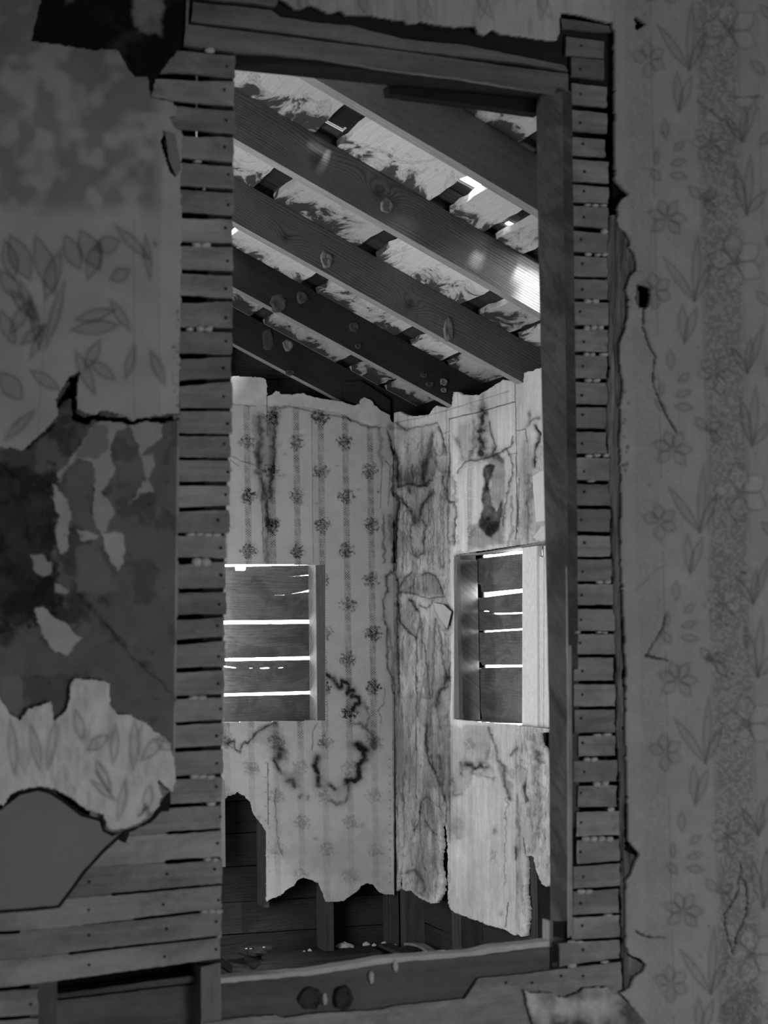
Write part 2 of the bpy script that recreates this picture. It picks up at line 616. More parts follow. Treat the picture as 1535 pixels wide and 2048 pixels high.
# views of the photograph used while measuring: (origin, scale)
def zz(ox, oy, s):
    return lambda *p: [(ox + a / s, oy + b / s) for a, b in p]
z3 = zz(440, 740, 4.264)
z4 = zz(740, 740, 4.149)
z5 = zz(440, 1100, 4.264)
z6 = zz(740, 1100, 4.039)
z7 = zz(430, 1480, 4.149)
z8 = zz(740, 1440, 3.936)
zr = zz(1050, 0, 3.151)      # right edge, top
zs = zz(1050, 650, 2.926)    # right edge, middle
zt = zz(1050, 1350, 2.934)   # right edge, bottom
zp = zz(1230, 0, 2.925)      # right paper, top
zq = zz(1230, 700, 2.925)
zl = zz(0, 660, 2.952)       # left, middle
zm = zz(0, 1350, 2.934)      # left, bottom
zk = zz(0, 0, 2.952)         # left, top

# ---------------------------------------------------------------- room shells (setting)
wall_front = empty('wall_front', (1.0, 2.9, 0), 'near partition of bare lath and torn papered plaster round a tall opening', 'wall', 'structure')
wall_back = empty('wall_back', (1.6, 6.5, 0), 'far wall with striped floral wallpaper torn away above the floor', 'wall', 'structure')
wall_right = empty('wall_right', (2.4, 5.5, 0), 'right hand far wall with water stained peeling wallpaper', 'wall', 'structure')
ceiling = empty('ceiling', (1.6, 5.0, 2.5), 'sloping roof underside of dark rafters and whitewashed boards', 'ceiling', 'structure')
window_1 = empty('window_1', (1.9, 6.5, 1.3), 'window in the far wall closed with horizontal boards', 'window', 'structure')
window_2 = empty('window_2', (2.4, 5.4, 1.3), 'boarded window in the right wall beside a pale upright board', 'window', 'structure')

fl = box('floor', -2.6, 4.0, -3.0, 6.7, -0.10, -0.03, M['floor'])
tag(fl, 'dark plank floor at the foot of the far walls', 'floor', kind='structure')

# near room shell (behind and beside the camera)
wl = empty('wall_left', (-2.5, 0, 0), 'left side wall of the near room', 'wall', 'structure')
box('plaster_face', -2.6, -2.5, -3.0, 3.0, 0, 3.0, M['shell'], wl)
ww = empty('wall_west', (-0.6, 5, 0), 'west wall of the far room with an open doorway', 'wall', 'structure')
box('plaster_face', -0.7, -0.6, 3.0, 3.5, -0.05, 3.9, M['shell'], ww)
box('plaster_face', -0.7, -0.6, 4.9, 6.7, -0.05, 3.9, M['shell'], ww)
box('plaster_face', -0.7, -0.6, 3.5, 4.9, 2.05, 3.9, M['shell'], ww)
box('plaster_face', -0.7, -0.6, 3.5, 4.9, -0.05, 0.25, M['shell'], ww)
box('sky_block_wall', -1.9, -1.8, 3.2, 5.2, -0.05, 2.4, M['shell'], ww)  # closed box added outside the doorway to keep sky light out
box('sky_block_wall', -1.9, -0.7, 3.2, 3.3, -0.05, 2.4, M['shell'], ww)
box('sky_block_wall', -1.9, -0.7, 5.1, 5.2, -0.05, 2.4, M['shell'], ww)
box('sky_block_wall', -1.9, -0.7, 3.2, 5.2, 2.3, 2.4, M['shell'], ww)
box('sky_block_wall', -1.9, -0.7, 3.2, 5.2, -0.15, -0.05, M['shell'], ww)
wa = empty('wall_rear', (0, -3, 0), 'rear wall of the near room', 'wall', 'structure')
box('plaster_face', -2.6, 3.9, -3.1, -3.0, 0, 3.0, M['shell'], wa)
we = empty('wall_east', (3.9, 0, 0), 'right side wall of the near room with a window opening', 'wall', 'structure')
box('plaster_face', 3.8, 3.9, -3.0, -1.7, 0, 3.0, M['shell'], we)
box('plaster_face', 3.8, 3.9, -0.3, 3.0, 0, 3.0, M['shell'], we)
box('plaster_face', 3.8, 3.9, -1.7, -0.3, 0, 0.6, M['shell'], we)
box('plaster_face', 3.8, 3.9, -1.7, -0.3, 2.1, 3.0, M['shell'], we)
box('sky_block_box', 4.3, 4.34, -2.2, 0.2, 0.2, 2.6, M['shell'], we)  # unseen box added round the window opening to shut out the sky
box('sky_block_box', 3.9, 4.34, -2.2, 0.2, 2.56, 2.6, M['shell'], we)
box('sky_block_box', 3.9, 4.34, -2.2, 0.2, 0.2, 0.24, M['shell'], we)
box('sky_block_box', 3.9, 4.34, -2.24, -2.2, 0.2, 2.6, M['shell'], we)
box('sky_block_box', 3.9, 4.34, 0.2, 0.24, 0.2, 2.6, M['shell'], we)
nc = empty('ceiling', (0, 0, 3), 'flat plaster ceiling of the near room', 'ceiling', 'structure')
box('plaster_face', -2.6, 3.9, -3.1, 3.0, 3.0, 3.1, M['shell'], nc)

# ================================================================= NEAR PARTITION
# --- hidden body: studs and black paper at the far side, round the opening
for nm, x0, x1, z0, z1 in (('backing', -2.6, 0.735, -0.03, 3.0), ('backing', 1.45, 3.9, -0.03, 3.0), ('backing', 0.735, 1.45, 2.47, 3.0), ('backing', 0.735, 1.45, -0.03, 0.70)):
    box(nm, x0, x1, 3.0, 3.012, z0, z1, M['tar'], wall_front)
for x0 in (-1.2, -0.6, 0.02, 0.42, 1.92, 2.5):
    box('stud', x0, x0 + 0.045, 2.91, 3.0, 0, 3.0, M['rail'], wall_front, 'z')
slab('stud', [(420, 92), (467, 96), (461, 800), (448, 1100), (443, 1400), (439, 1925), (398, 1925)], PY(2.9095), 0.09, M['headwood'], wall_front, 'v')
# closed plaster beyond the picture
box('plaster_field', -2.6, 0.125, 2.886, 2.9, 0.55, 3.0, M['shell'], wall_front)
box('plaster_field', 2.10, 3.9, 2.888, 2.9, 0.0, 3.0, M['shell'], wall_front)
slab('plaster_field', [(-300, -47), (1800, -37), (1800, -520), (-300, -520)], PY(2.886), 0.013, M['shell'], wall_front)
box('plaster_field', 0.125, 2.10, 2.886, 2.9, 0.0, 0.58, M['shell'], wall_front)
box('plaster_field', -2.6, 0.125, 2.886, 2.9, 0.0, 0.55, M['shell'], wall_front)


def gap_line(g, x):
    xs = [p[0] for p in g]
    return np.interp(x, xs, [p[1] for p in g]), np.interp(x, xs, [p[2] for p in g])


def lath_between(g0, g1, xl, xr, mat, seed, xbreaks=(), nailx=None, depth=0.008, z=0.0):
    xs = sorted(set([xl, xr] + [p[0] for p in g0 if xl < p[0] < xr] + [p[0] for p in g1 if xl < p[0] < xr] + list(np.arange(xl + 9, xr - 5, 11.0))))
    r = random.Random(seed)
    top, bot = [], []
    for x in xs:
        y, t = gap_line(g0, x)
        top.append((x, y + t / 2 + r.uniform(-0.7, 0.7)))
        y, t = gap_line(g1, x)
        bot.append((x, y - t / 2 + r.uniform(-0.7, 0.7)))
    # ragged sawn ends
    (xa, ya), (xb, yb) = top[-1], bot[-1]
    end = [(xa + r.uniform(-2, 2), ya + (yb - ya) * s) for s in (0.3, 0.6, 0.85)]
    (xa2, ya2), (xb2, yb2) = top[0], bot[0]
    sta = [(xa2 + r.uniform(-1, 1), ya2 + (yb2 - ya2) * s) for s in (0.8, 0.4)]
    poly = top + end + bot[::-1] + sta
    o = slab('lath', poly, PY(YL + z + r.uniform(-0.0015, 0.001)), depth, mat, wall_front, uoff=(r.uniform(0, 9), r.uniform(0, 9)))
    if nailx:
        for q in nailx:
            y0, _ = gap_line(g0, q); y1, _ = gap_line(g1, q)
            nail(q + r.uniform(-5, 5), y0 + (y1 - y0) * r.uniform(0.35, 0.6), PY(YL + z - 0.0018), o)
    return o


_nail = None
def nail(px, py, plane, parent, rad=0.0027):
    global _nail
    c = hit(px, py, plane)
    if _nail is None:
        k = 7
        v = [(math.cos(a) * rad, -0.0, math.sin(a) * rad) for a in [2 * math.pi * i / k for i in range(k)]]
        v += [(p[0], 0.004, p[2]) for p in v] + [(0, -0.001, 0)]
        f = [(i, (i + 1) % k, 2 * k) for i in range(k)] + [(i, i + k, (i + 1) % k + k, (i + 1) % k) for i in range(k)]
        _nail = bpy.data.meshes.new('nail')
        _nail.from_pydata(v, [], f)
        _nail.materials.append(M['nail'])
        _nail.uv_layers.new(name='UVMap')
    o = bpy.data.objects.new('nail', _nail)
    link(o, parent)
    off = Vector((0, 0, 0)); p = parent
    while p is not None:
        off += p.location; p = p.parent
    o.location = Vector(c) - off
    return o


# left column: gaps as (x, y, thickness)
def G(yl, yr, t, tl=None):
    return [(345, yl, t if tl is None else tl), (400, yl + (yr - yl) * 0.5, t if tl is None else tl), (432, yl + (yr - yl) * 0.75, t), (475, yr, t)]
LG = [
    G(94, 106, 12), G(152, 159, 9, 15), G(206, 217, 11), G(264, 271, 9, 14), G(319, 329, 10), G(374, 382, 9),
    G(429, 435, 9, 13), G(487, 491, 9), G(542, 547, 10), G(598, 600, 8, 15), G(658, 660, 9), G(713, 711, 5, 12),
    G(768, 759, 8, 12), G(819, 819, 7), G(869, 870, 6), G(917, 918, 6), G(967, 967, 9), G(1020, 1015, 9), G(1069, 1069, 6),
    G(1122, 1120, 8, 14), G(1182, 1180, 9), G(1235, 1231, 6, 11), G(1286, 1276, 9, 11), G(1341, 1336, 8, 10), G(1396, 1391, 7),
    G(1448, 1442, 7), G(1501, 1494, 9), G(1556, 1549, 7)]
edge = lambda y: np.interp(y, [90, 470, 800, 1000, 1100, 1350, 1900], [471, 466, 464, 459, 452, 449, 444])
for i in range(len(LG) - 1):
    ym = (LG[i][0][1] + LG[i + 1][0][1]) / 2
    xl = 334 if i < 3 else 347
    if i in (0, 1):
        xl = 302
    lath_between([(300, LG[i][0][1] - 3, LG[i][0][2])] + LG[i], [(300, LG[i + 1][0][1] - 3, 1.0)] + LG[i + 1], xl, float(edge(ym)) + rng.uniform(-2, 2),
                 M['lath'], 100 + i, nailx=(452 if ym < 1000 else 438,))
# lower left laths, wide bare area
LB = [
    [(200, 1560, 0.6), (345, 1556, 7), (470, 1549, 7)],
    [(200, 1619, 0.6), (320, 1614, 2), (331, 1613, 9), (440, 1607, 8)],
    [(150, 1678, 0.6), (330, 1667, 0.8), (340, 1666, 7), (440, 1659, 5)],
    [(-60, 1745, 0.6), (150, 1737, 0.6), (328, 1725, 0.7), (334, 1724, 10), (440, 1717, 7)],
    [(-60, 1815, 0.6), (150, 1797, 0.6), (222, 1789, 1), (226, 1789, 6), (441, 1769, 5)],
    [(-60, 1870, 7), (38, 1864, 6), (42, 1863, 0.7), (170, 1850, 0.7), (228, 1843.5, 3), (262, 1840, 2), (270, 1839, 6), (398, 1824, 6), (444, 1820, 4)],
    [(-60, 1928, 0.7), (136, 1907, 0.8), (140, 1906.6, 6), (441, 1873, 5)],
    [(-60, 1982, 3), (34, 1974, 3), (441, 1918, 3)],
]
for i in range(len(LB) - 1):
    lath_between(LB[i], LB[i + 1], 180 if i < 3 else -300, 443 + rng.uniform(-3, 3), M['lath'], 300 + i, nailx=(434, 330, 180) if i > 2 else (436,))
lath_between([(-60, 1985, 2), (76, 1977, 2)], [(-60, 2042, 7), (76, 2033, 7)], -60, 76, M['lath'], 340, nailx=(62,))
lath_between([(-60, 2042, 7), (76, 2033, 7)], [(-60, 2100, 7), (76, 2092, 7)], -60, 76, M['lath'], 341)

# plank behind the lower left break, its ledge and the short stud beside it
slab('plank', [(70, 2007), (392, 1968), (394, 2110), (70, 2110)], PY(2.955), 0.02, M['rail'], wall_front, jag=0.7)
slab('ledge_strip', [(72, 1994), (394, 1950), (394, 1964), (72, 2002)], PY(2.94), 0.03, M['rail'], wall_front, jag=0.7)
slab('stud', [(402, 1934), (441, 1925), (443, 2100), (402, 2100)], PY(2.905), 0.09, M['lath_dark'], wall_front, 'v', jag=0.6)

# right column
def H_(yl, yr, t, tr=None):
    return [(1110, yl, t), (1215, yr, t if tr is None else tr), (1250, yr + (yr - yl) * 0.3, t if tr is None else tr)]
RG = [
    [(1110, 68, 3), (1210, 82, 3), (1250, 88, 3)], [(1110, 110, 3), (1210, 119, 3), (1250, 123, 3)], H_(155, 168, 14), H_(210, 221, 12), H_(265, 273, 13), H_(312, 319, 9),
    H_(363, 370, 8), H_(406, 411, 8), H_(453, 462, 11), H_(506, 511, 9), H_(554, 557, 6), H_(599, 602, 8), H_(653, 655, 9),
    H_(705, 708, 8), H_(759, 762, 9), H_(810, 812, 7), H_(859, 861, 8), H_(910, 912, 9), H_(963, 965, 9), H_(1013, 1015, 8),
    H_(1065, 1068, 9), H_(1116, 1116, 6), H_(1165, 1165, 7), H_(1214, 1214, 9), H_(1265, 1265, 7), H_(1312, 1312, 7),
    H_(1365, 1365, 8), H_(1416, 1416, 7), H_(1470, 1468, 7), H_(1518, 1516, 9), H_(1569, 1567, 8), H_(1620, 1618, 10),
    H_(1679, 1675, 9), H_(1735, 1726, 6), H_(1783, 1776, 7), H_(1835, 1829, 6), H_(1885, 1878, 6), H_(1937, 1921, 5)]
for i in range(len(RG) - 1):
    ym = RG[i][0][1] + 20
    xl = float(np.interp(ym, [60, 500, 1000, 1300, 1900], [1131, 1137, 1140, 1147, 1146])) + rng.choice([0, 0, 2, 8, 10])
    xr = float(np.interp(ym, [60, 400, 900, 1250, 1600, 1700, 1900], [1206, 1216, 1216, 1228, 1232, 1239, 1242])) + rng.uniform(-4, 4)
    if i == len(RG) - 2:
        xl = 1118
    lath_between(RG[i], RG[i + 1], xl, xr, M['lath_dark'] if i < 2 else M['lath'], 500 + i, nailx=(1164,), z=rng.uniform(-0.002, 0.002))
# top cap of the right column and the studs the right laths cross
slab('lath', [(1121, 36), (1222, 52), (1224, 64), (1124, 56)], PY(YL), 0.01, M['lath_dark'], wall_front, jag=1.2)
slab('stud', [(1140, 150), (1158, 150), (1160, 1930), (1143, 1930)], PY(2.911), 0.085, M['tar'], wall_front, 'v')
slab('stud', [(1222, 20), (1262, 20), (1275, 2000), (1236, 2000)], PY(2.911), 0.085, M['tar'], wall_front, 'v')

# header
slab('lath', jagged([(386, 4), (542, 20), (560, 34), (640, 46), (700, 50), (760, 66), (805, 78), (935, 91), (1040, 112), (1128, 130),
                     (1136, 142), (1056, 128), (792, 97), (760, 92), (542, 62), (382, 42)], 0.8, 14, 5), PY(YL + 0.002), 0.01, M['lath_dark'], wall_front)
slab('lath', jagged([(372, 48), (542, 69), (760, 97), (792, 101), (1056, 138), (1136, 148), (1136, 190), (1049, 178), (900, 154), (760, 137), (640, 117), (542, 108), (472, 105), (368, 90)], 0.7, 14, 6),
     PY(YL), 0.012, M['lath_dark'], wall_front)
slab('lath', [(380, -30), (560, -12), (552, 12), (380, -8)], PY(YL + 0.004), 0.01, M['lath_dark'], wall_front, jag=1)
hz = 2.418
box('header', 0.70, 1.55, 2.914, 2.955, hz, 2.56, M['headwood'], wall_front)
box('header', 0.70, 1.55, 2.957, 3.0, hz + 0.004, 2.56, M['headwood'], wall_front)
slab('header_cleat', [(776, 170), (1079, 190), (1079, 227), (779, 187)], PY(3.0), 0.03, M['headwood'], wall_front, jag=0.8)

# right jamb
XJ = 1.421
jp = [(1071, 186), (1124, 182), (1128, 500), (1134, 960), (1137, 1400), (1139, 1842), (1100, 1842), (1097, 1400), (1087, 960), (1076, 500)]
a = np.array(jp, float)
slab('jamb_board', jp, PX(XJ), 0.02, M['jamb'], wall_front, 'v', jag=0.4, step=60)
slab('jamb_edge', [(1124, 183), (1130, 184), (1134, 500), (1139, 960), (1143, 1400), (1144, 1870), (1137, 1876), (1136, 1400), (1132, 960), (1127, 500)], PY(2.899), 0.006, M['lath'], wall_front, 'v', jag=0.5, step=30)
slab('jamb_block', [(1105, 1842), (1137, 1842), (1137, 1872), (1120, 1885), (1105, 1890)], PX(XJ + 0.004), 0.03, M['rail'], wall_front, 'v')
slab('jamb_block_edge', [(1098, 1842), (1105, 1842), (1105, 1892), (1098, 1895)], PY(2.93), 0.03, M['lath'], wall_front, 'v')
slab('header_return', [(1120, 184), (1138, 182), (1140, 200), (1132, 210)], PY(YL), 0.02, M['lath'], wall_front, jag=1)

# rail and sill below the opening
slab('rail', [(441, 1966), (626, 1948), (785, 1925), (949, 1913), (1098, 1893), (1098, 2030), (950, 2060), (441, 2110)], PY(2.912), 0.04, M['rail'], wall_front, jag=0.7)
slab('sill_edge', [(440, 1956), (520, 1950), (626, 1940), (700, 1928), (760, 1917), (785, 1915), (880, 1908), (949, 1903), (983, 1894), (1098, 1882), (1098, 1893), (985, 1906), (949, 1912), (785, 1925), (626, 1950), (440, 1967)],
     PY(2.908), 0.03, M['ledge'], wall_front, jag=0.9, step=14)
slab('jamb_foot', [(1103, 1890), (1140, 1880), (1120, 1900), (1118, 1936), (1103, 1940)], PY(2.93), 0.05, M['rail'], wall_front, 'v', jag=0.8)
slab('lath', jagged([(410, 2046), (480, 2036), (550, 2030), (568, 2036), (640, 2026), (763, 2020), (790, 2012), (868, 2004), (930, 1998), (945, 1975), (956, 1957), (1017, 1952), (1110, 1940),
                     (1241, 1924), (1250, 2110), (400, 2110)], 1.0, 9, 8), PY(YL + 0.001), 0.01, M['lath'], wall_front)
for q in ((1122, 1952), (1166, 1952), (1064, 1966), (1012, 1966)):
    nail(q[0], q[1], PY(YL - 0.001), wall_front)

# --- plaster keys squeezed between the laths
def lump(name, c, r, mat, parent, seed=0, flat=1.0, n=9, m=6):
    rr = random.Random(seed)
    v, f = [], []
    for i in range(m + 1):
        th = math.pi * i / m
        for j in range(n):
            ph = 2 * math.pi * j / n
            k = 1 + rr.uniform(-0.22, 0.22)
            sx = abs(math.sin(th)) ** 0.7
            v.append((c[0] + r[0] * k * math.cos(ph) * sx, c[1] + r[1] * k * math.sin(ph) * sx, c[2] + r[2] * (1 + rr.uniform(-.1, .1)) * math.cos(th)))
    for i in range(m):
        for j in range(n):
            f.append((i * n + j, i * n + (j + 1) % n, (i + 1) * n + (j + 1) % n, (i + 1) * n + j))
    return mesh_obj(name, v, [q[::-1] for q in f], mat, parent, smooth=True)


def key(x0, x1, y, t, seed):
    k = max(1, int(round((x1 - x0) / 16)))
    for i in range(k):
        xa = x0 + (x1 - x0) * i / k
        xb = x0 + (x1 - x0) * (i + 1) / k
        c = hit((xa + xb) / 2, y + rng.uniform(-1, 1), PY(YL + 0.001))
        lump('plaster_key', c, ((xb - xa) / 2 / 1080 * 1.15, 0.006, t / 2 / 1050), M['plaster'], wall_front, seed * 13 + i)


for kk, (x0, x1, y, t) in enumerate([(410, 428, 101, 12), (386, 402, 323, 7), (404, 410, 379, 6), (384, 420, 489, 11), (372, 386, 659, 8), (392, 424, 658, 12),
        (372, 440, 1069, 8), (384, 420, 1124, 17), (378, 412, 1396, 9), (380, 428, 1553, 9), (412, 430, 1608, 9), (406, 436, 1719, 8), (400, 444, 1823, 8), (432, 442, 1873, 6),
        (1166, 1214, 410, 6), (1200, 1216, 462, 12), (1167, 1183, 509, 8), (1187, 1215, 510, 7), (1166, 1198, 602, 10), (1166, 1207, 655, 11), (1165, 1190, 708, 8),
        (1197, 1217, 708, 7), (1167, 1200, 760, 8), (1169, 1200, 911, 8), (1204, 1217, 911, 8), (1172, 1190, 962, 6), (1190, 1222, 1165, 7), (1147, 1160, 1265, 6), (1190, 1215, 1265, 5),
        (1184, 1222, 1469, 6), (1166, 1194, 1518, 9), (1185, 1217, 1567, 11), (1213, 1228, 1619, 10), (1162, 1226, 1678, 11), (1154, 1184, 1782, 9), (1206, 1224, 1830, 6),
        (1134, 1166, 1883, 5), (1132, 1152, 1932, 10), (1200, 1216, 1923, 6)]):
    key(x0, x1, y, t, kk)
for (x, y) in ((649, 1998), (742, 1955), (790, 1932), (1126, 1975), (1142, 1970)):
    c = hit(x, y, PY(2.908))
    lump('plaster_key', c, (0.005, 0.004, 0.011), M['plaster'], wall_front, x)

# --- papered plaster of the near partition
def leaf_pts(x0, y0, x1, y1, w):
    dx, dy = x1 - x0, y1 - y0
    L = math.hypot(dx, dy)
    nx, ny = -dy / L, dx / L
    pts = []
    for s in np.linspace(0, 1, 7):
        pts.append((x0 + dx * s + nx * w * math.sin(math.pi * s), y0 + dy * s + ny * w * math.sin(math.pi * s)))
    for s in np.linspace(1, 0, 7)[1:-1]:
        pts.append((x0 + dx * s - nx * w * math.sin(math.pi * s), y0 + dy * s - ny * w * math.sin(math.pi * s)))
    return pts


def leaf(X, Y, T, x0, y0, x1, y1, w, k=0.12, fill=0.05, lw=1.6):
    p = leaf_pts(x0, y0, x1, y1, w)
    wd = window(X, Y, p, 8)
    if wd is None:
        return
    x, y = X[wd], Y[wd]
    d = seg_dist(x, y, p, True)
    T[wd] *= 1 - k * np.exp(-(d / lw) ** 2) * 1.25 - fill * inside(x, y, p)


def floral(X, Y, T, ox, oy, k=1.0):
    L = lambda *a, **kw: leaf(X, Y, T, a[0] + ox, a[1] + oy, a[2] + ox, a[3] + oy, a[4], kw.get('k', 0.2) * k, kw.get('fill', 0.12) * k, kw.get('lw', 3.0))
    L(1377, 140, 1315, 51, 9); L(1377, 140, 1384, 7, 8); L(1377, 140, 1411, 65, 8)
    L(1357, 224, 1352, 145, 9); L(1357, 224, 1382, 152, 9)
    for a in (200, 262, 325, 25, 90):
        r_ = math.radians(a)
        L(1297 + 4 * math.cos(r_), 120 + 4 * math.sin(r_), 1297 + 36 * math.cos(r_), 120 + 38 * math.sin(r_), 12, k=0.16)
    L(1329, 238, 1330, 278, 8); L(1346, 302, 1367, 284, 7); L(1340, 330, 1371, 320, 7); L(1338, 350, 1374, 354, 8)
    L(1300, 338, 1320, 362, 8); L(1312, 300, 1312, 330, 5)
    for a in (-110, -60, 0, 50, 140, 200):
        r_ = math.radians(a)
        L(1333 + 4 * math.cos(r_), 437 + 4 * math.sin(r_), 1333 + 40 * math.cos(r_), 437 + 40 * math.sin(r_), 11, k=0.2)
    for a in (100, 30, -35, -100, 190):
        r_ = math.radians(a)
        L(1460 + 6 * math.cos(r_), 62 + 6 * math.sin(r_), 1460 + 56 * math.cos(r_), 62 + 60 * math.sin(r_), 19, k=0.2, fill=-0.12)
    for a in (215, 180, -60, 15, 80, 130):
        r_ = math.radians(a)
        L(1424 + 4 * math.cos(r_), 285 + 4 * math.sin(r_), 1424 + 40 * math.cos(r_), 285 + 42 * math.sin(r_), 12, k=0.2, fill=-0.09)
    L(1483, 284, 1449, 230, 7); L(1483, 284, 1490, 215, 8); L(1483, 284, 1514, 190, 8)
    L(1492, 430, 1468, 330, 9); L(1492, 430, 1500, 310, 9); L(1492, 430, 1532, 380, 9)
    L(1400, 398, 1378, 372, 9); L(1400, 398, 1432, 385, 10); L(1430, 430, 1408, 395, 9)
    L(1530, 150, 1500, 120, 9); L(1545, 40, 1520, 10, 9); L(1540, 265, 1520, 290, 9)
    blob(X, Y, T, 1459 + ox, 62 + oy, 9, 6, 0.35 * k)


X, Y = grid(1204, 1800, -40, 2100, 2.4)
T = np.full(X.shape, 0.50)
T *= 0.90 + 0.2 * fbm(X, Y, 60, octv=4, seed=3)
T *= 0.92 + 0.16 * fbm(X, Y, 5, octv=2, seed=4)
drift = (Y - 60) * 0.024
st = 0
for (bx, bw, k) in ((1432, 36, 0.21), (1272, 22, 0.08), (1560, 22, 0.22)):
    band = np.clip(1.25 - np.abs(X - bx - drift) / bw, 0, 1)
    band = np.clip(band * 3, 0, 1)
    T *= 1 - k * band * (0.45 + 1.1 * (fbm(X, Y, 5, octv=2, seed=8) > 0.47))
for (lx, k, w_) in ((1300, 0.28, 1.8), (1339, 0.12, 1.3), (1393, 0.12, 2), (1476, 0.14, 2), (1514, 0.12, 2)):
    T *= 1 - k * np.exp(-((X - lx - drift) / w_) ** 2) * (fbm(X, Y, 40, octv=2, seed=lx) > 0.4)
for kk in range(-1, 5):
    floral(X, Y, T, 11 * kk, 462 * kk)
Hh = (fbm(X, Y, 90, octv=3, seed=5) - 0.5) * 0.004 + (fbm(X, Y, 9, octv=2, seed=6) - 0.5) * 0.0006
Rb = [(1222, -60)] + [(1222, 20), (1224, 46)] + zr((540, 140), (560, 190), (565, 600), (565, 900), (568, 1140), (590, 1165), (655, 1225), (610, 1250), (585, 1300), (580, 1400), (590, 1430), (630, 1460), (660, 1520), (655, 1560), (690, 1600),
     (700, 1700), (660, 1740), (630, 1820), (655, 1900), (645, 1990)) + zs((585, 20), (553, 100), (550, 200), (575, 330), (560, 450), (555, 700), (560, 880), (566, 1000), (560, 1300), (572, 1600), (590, 2000)) + \
     zt((590, 300), (598, 700), (605, 980), (665, 1052), (640, 1110), (625, 1160), (592, 1210), (588, 1400), (592, 1600), (620, 1650), (665, 1665), (708, 1700), (690, 1740), (640, 1770), (622, 1830), (560, 1870), (640, 1960), (710, 2048)) + [(1330, 2120), (1900, 2120), (1900, -60)]
m = poly_field(X, Y, Rb, 1.0, 2.2, 16, 2)
mask = m > 0.5
# cracks through the plaster
Cr = np.full(X.shape, 1.0)
def crack(pts, wd, seed=0, wp=3.0):
    stroke(X, Y, Cr, pts, wd, 3.0, wp, 14, seed, hard=True)
crack(zr((715, 1800), (745, 1850), (750, 1930), (745, 2040)), 1.8, 1)
crack(zs((690, 5), (712, 100), (760, 190), (748, 330), (770, 400), (800, 470), (850, 560), (885, 620)), 2.0, 2)
crack(zs((710, 1940), (760, 1850), (800, 1790), (825, 1700)), 1.6, 3)
crack(zs((705, 1935), (760, 1945), (830, 1960)), 1.9, 4)
crack(zt((650, 1510), (700, 1535), (820, 1540)), 1.8, 6)
crack(zt((1260, 1110), (1270, 1180), (1300, 1250), (1300, 1400), (1240, 1550), (1215, 1640), (1180, 1500), (1170, 1400), (1240, 1310), (1255, 1180)), 1.6, 7)
hole = poly_field(X, Y, zr((700, 1800), (770, 1800), (790, 1850), (770, 1930), (720, 1940), (695, 1880)), 1, 3, 8, 3) > 0.5
hole |= poly_field(X, Y, zr((690, 105), (760, 150), (700, 190)), 1, 2, 8, 3) > 0.5
mask &= ~(hole)
T *= 0.25 + 0.75 * np.clip((Cr - 0.2) / 0.6, 0, 1)
Hh += -0.006 * (1 - Cr)
blob(X, Y, T, *zs((1075, 1950))[0], 7, 10, 0.7, 2)
blob(X, Y, T, *zq((750, 1305))[0], 5, 4, 0.7, 3)
blob(X, Y, T, 1487, 215, 14, 5, 0.3, 3)
stroke(X, Y, T, zs((640, 1560), (700, 1500), (760, 1430), (830, 1400)), 1.6, 0.35, 2, 10, 3)
stroke(X, Y, T, zp((480, 590), (600, 680), (700, 760)), 3, 0.35, 4, 10, 5)
stroke(X, Y, T, zp((660, 560), (760, 570), (860, 570)), 2.5, 0.45, 4, 10, 6)
tri = poly_field(X, Y, zt((1310, 1790), (1440, 1920), (1440, 2080), (1100, 2080), (1150, 1930)), 2, 3, 12, 5)
T *= 1 - 0.25 * tri * (fbm(X, Y, 14, octv=3, seed=9) > 0.42)
for s_ in range(60):
    blob(X, Y, T, rng.uniform(1250, 1535), rng.uniform(0, 2048), rng.uniform(1.5, 2.8), rng.uniform(1.5, 2.8), 0.5, s_)
for s_ in range(14):
    blob(X, Y, T, rng.uniform(1244, 1256), rng.uniform(780, 960), 2.5, 3, 0.7, s_)
grid_obj('papered_plaster', X, Y, mask, PY(YF), Hh, T, 0.013, M['paper_front'], wall_front, 0.16)

# strip of exposed coat and splintered lath ends between the right laths and the paper
X, Y = grid(1202, 1300, 430, 2010, 2.2)
T = np.full(X.shape, 0.22) * (0.5 + 1.0 * fbm(X, Y, 10, 60, octv=4, seed=21))
xm = np.interp(Y, [430, 700, 1400, 2010], [1224, 1230, 1238, 1248])
T *= 1 - 0.8 * np.clip(fbm(X, Y, 3.5, 70, octv=3, seed=22) * 3.2 - 1.65, 0, 1)
T *= 1 + 0.8 * np.clip(fbm(X, Y, 5, 60, octv=3, seed=25) * 4 - 2.4, 0, 1)
xl = np.interp(Y, [430, 900, 1250, 1400, 1700, 2010], [1214, 1215, 1228, 1232, 1240, 1246]) + (fbm(X, Y, 6, 30, octv=3, seed=23) - 0.5) * 10
xr = np.interp(Y, [430, 470, 640, 680, 720, 960, 1200, 1700, 1720, 1760, 1910, 1930, 2010], [1240, 1276, 1278, 1262, 1247, 1240, 1243, 1252, 1284, 1262, 1254, 1294, 1264]) + (fbm(X, Y, 8, 20, octv=3, seed=24) - 0.5) * 8
Hh = (fbm(X, Y, 4, 60, octv=3, seed=26) - 0.5) * 0.010
grid_obj('brown_coat', X, Y, (X > xl) & (X < xr), PY(2.897), Hh, T, 0.01, M['paper_front'], wall_front, 0.05)

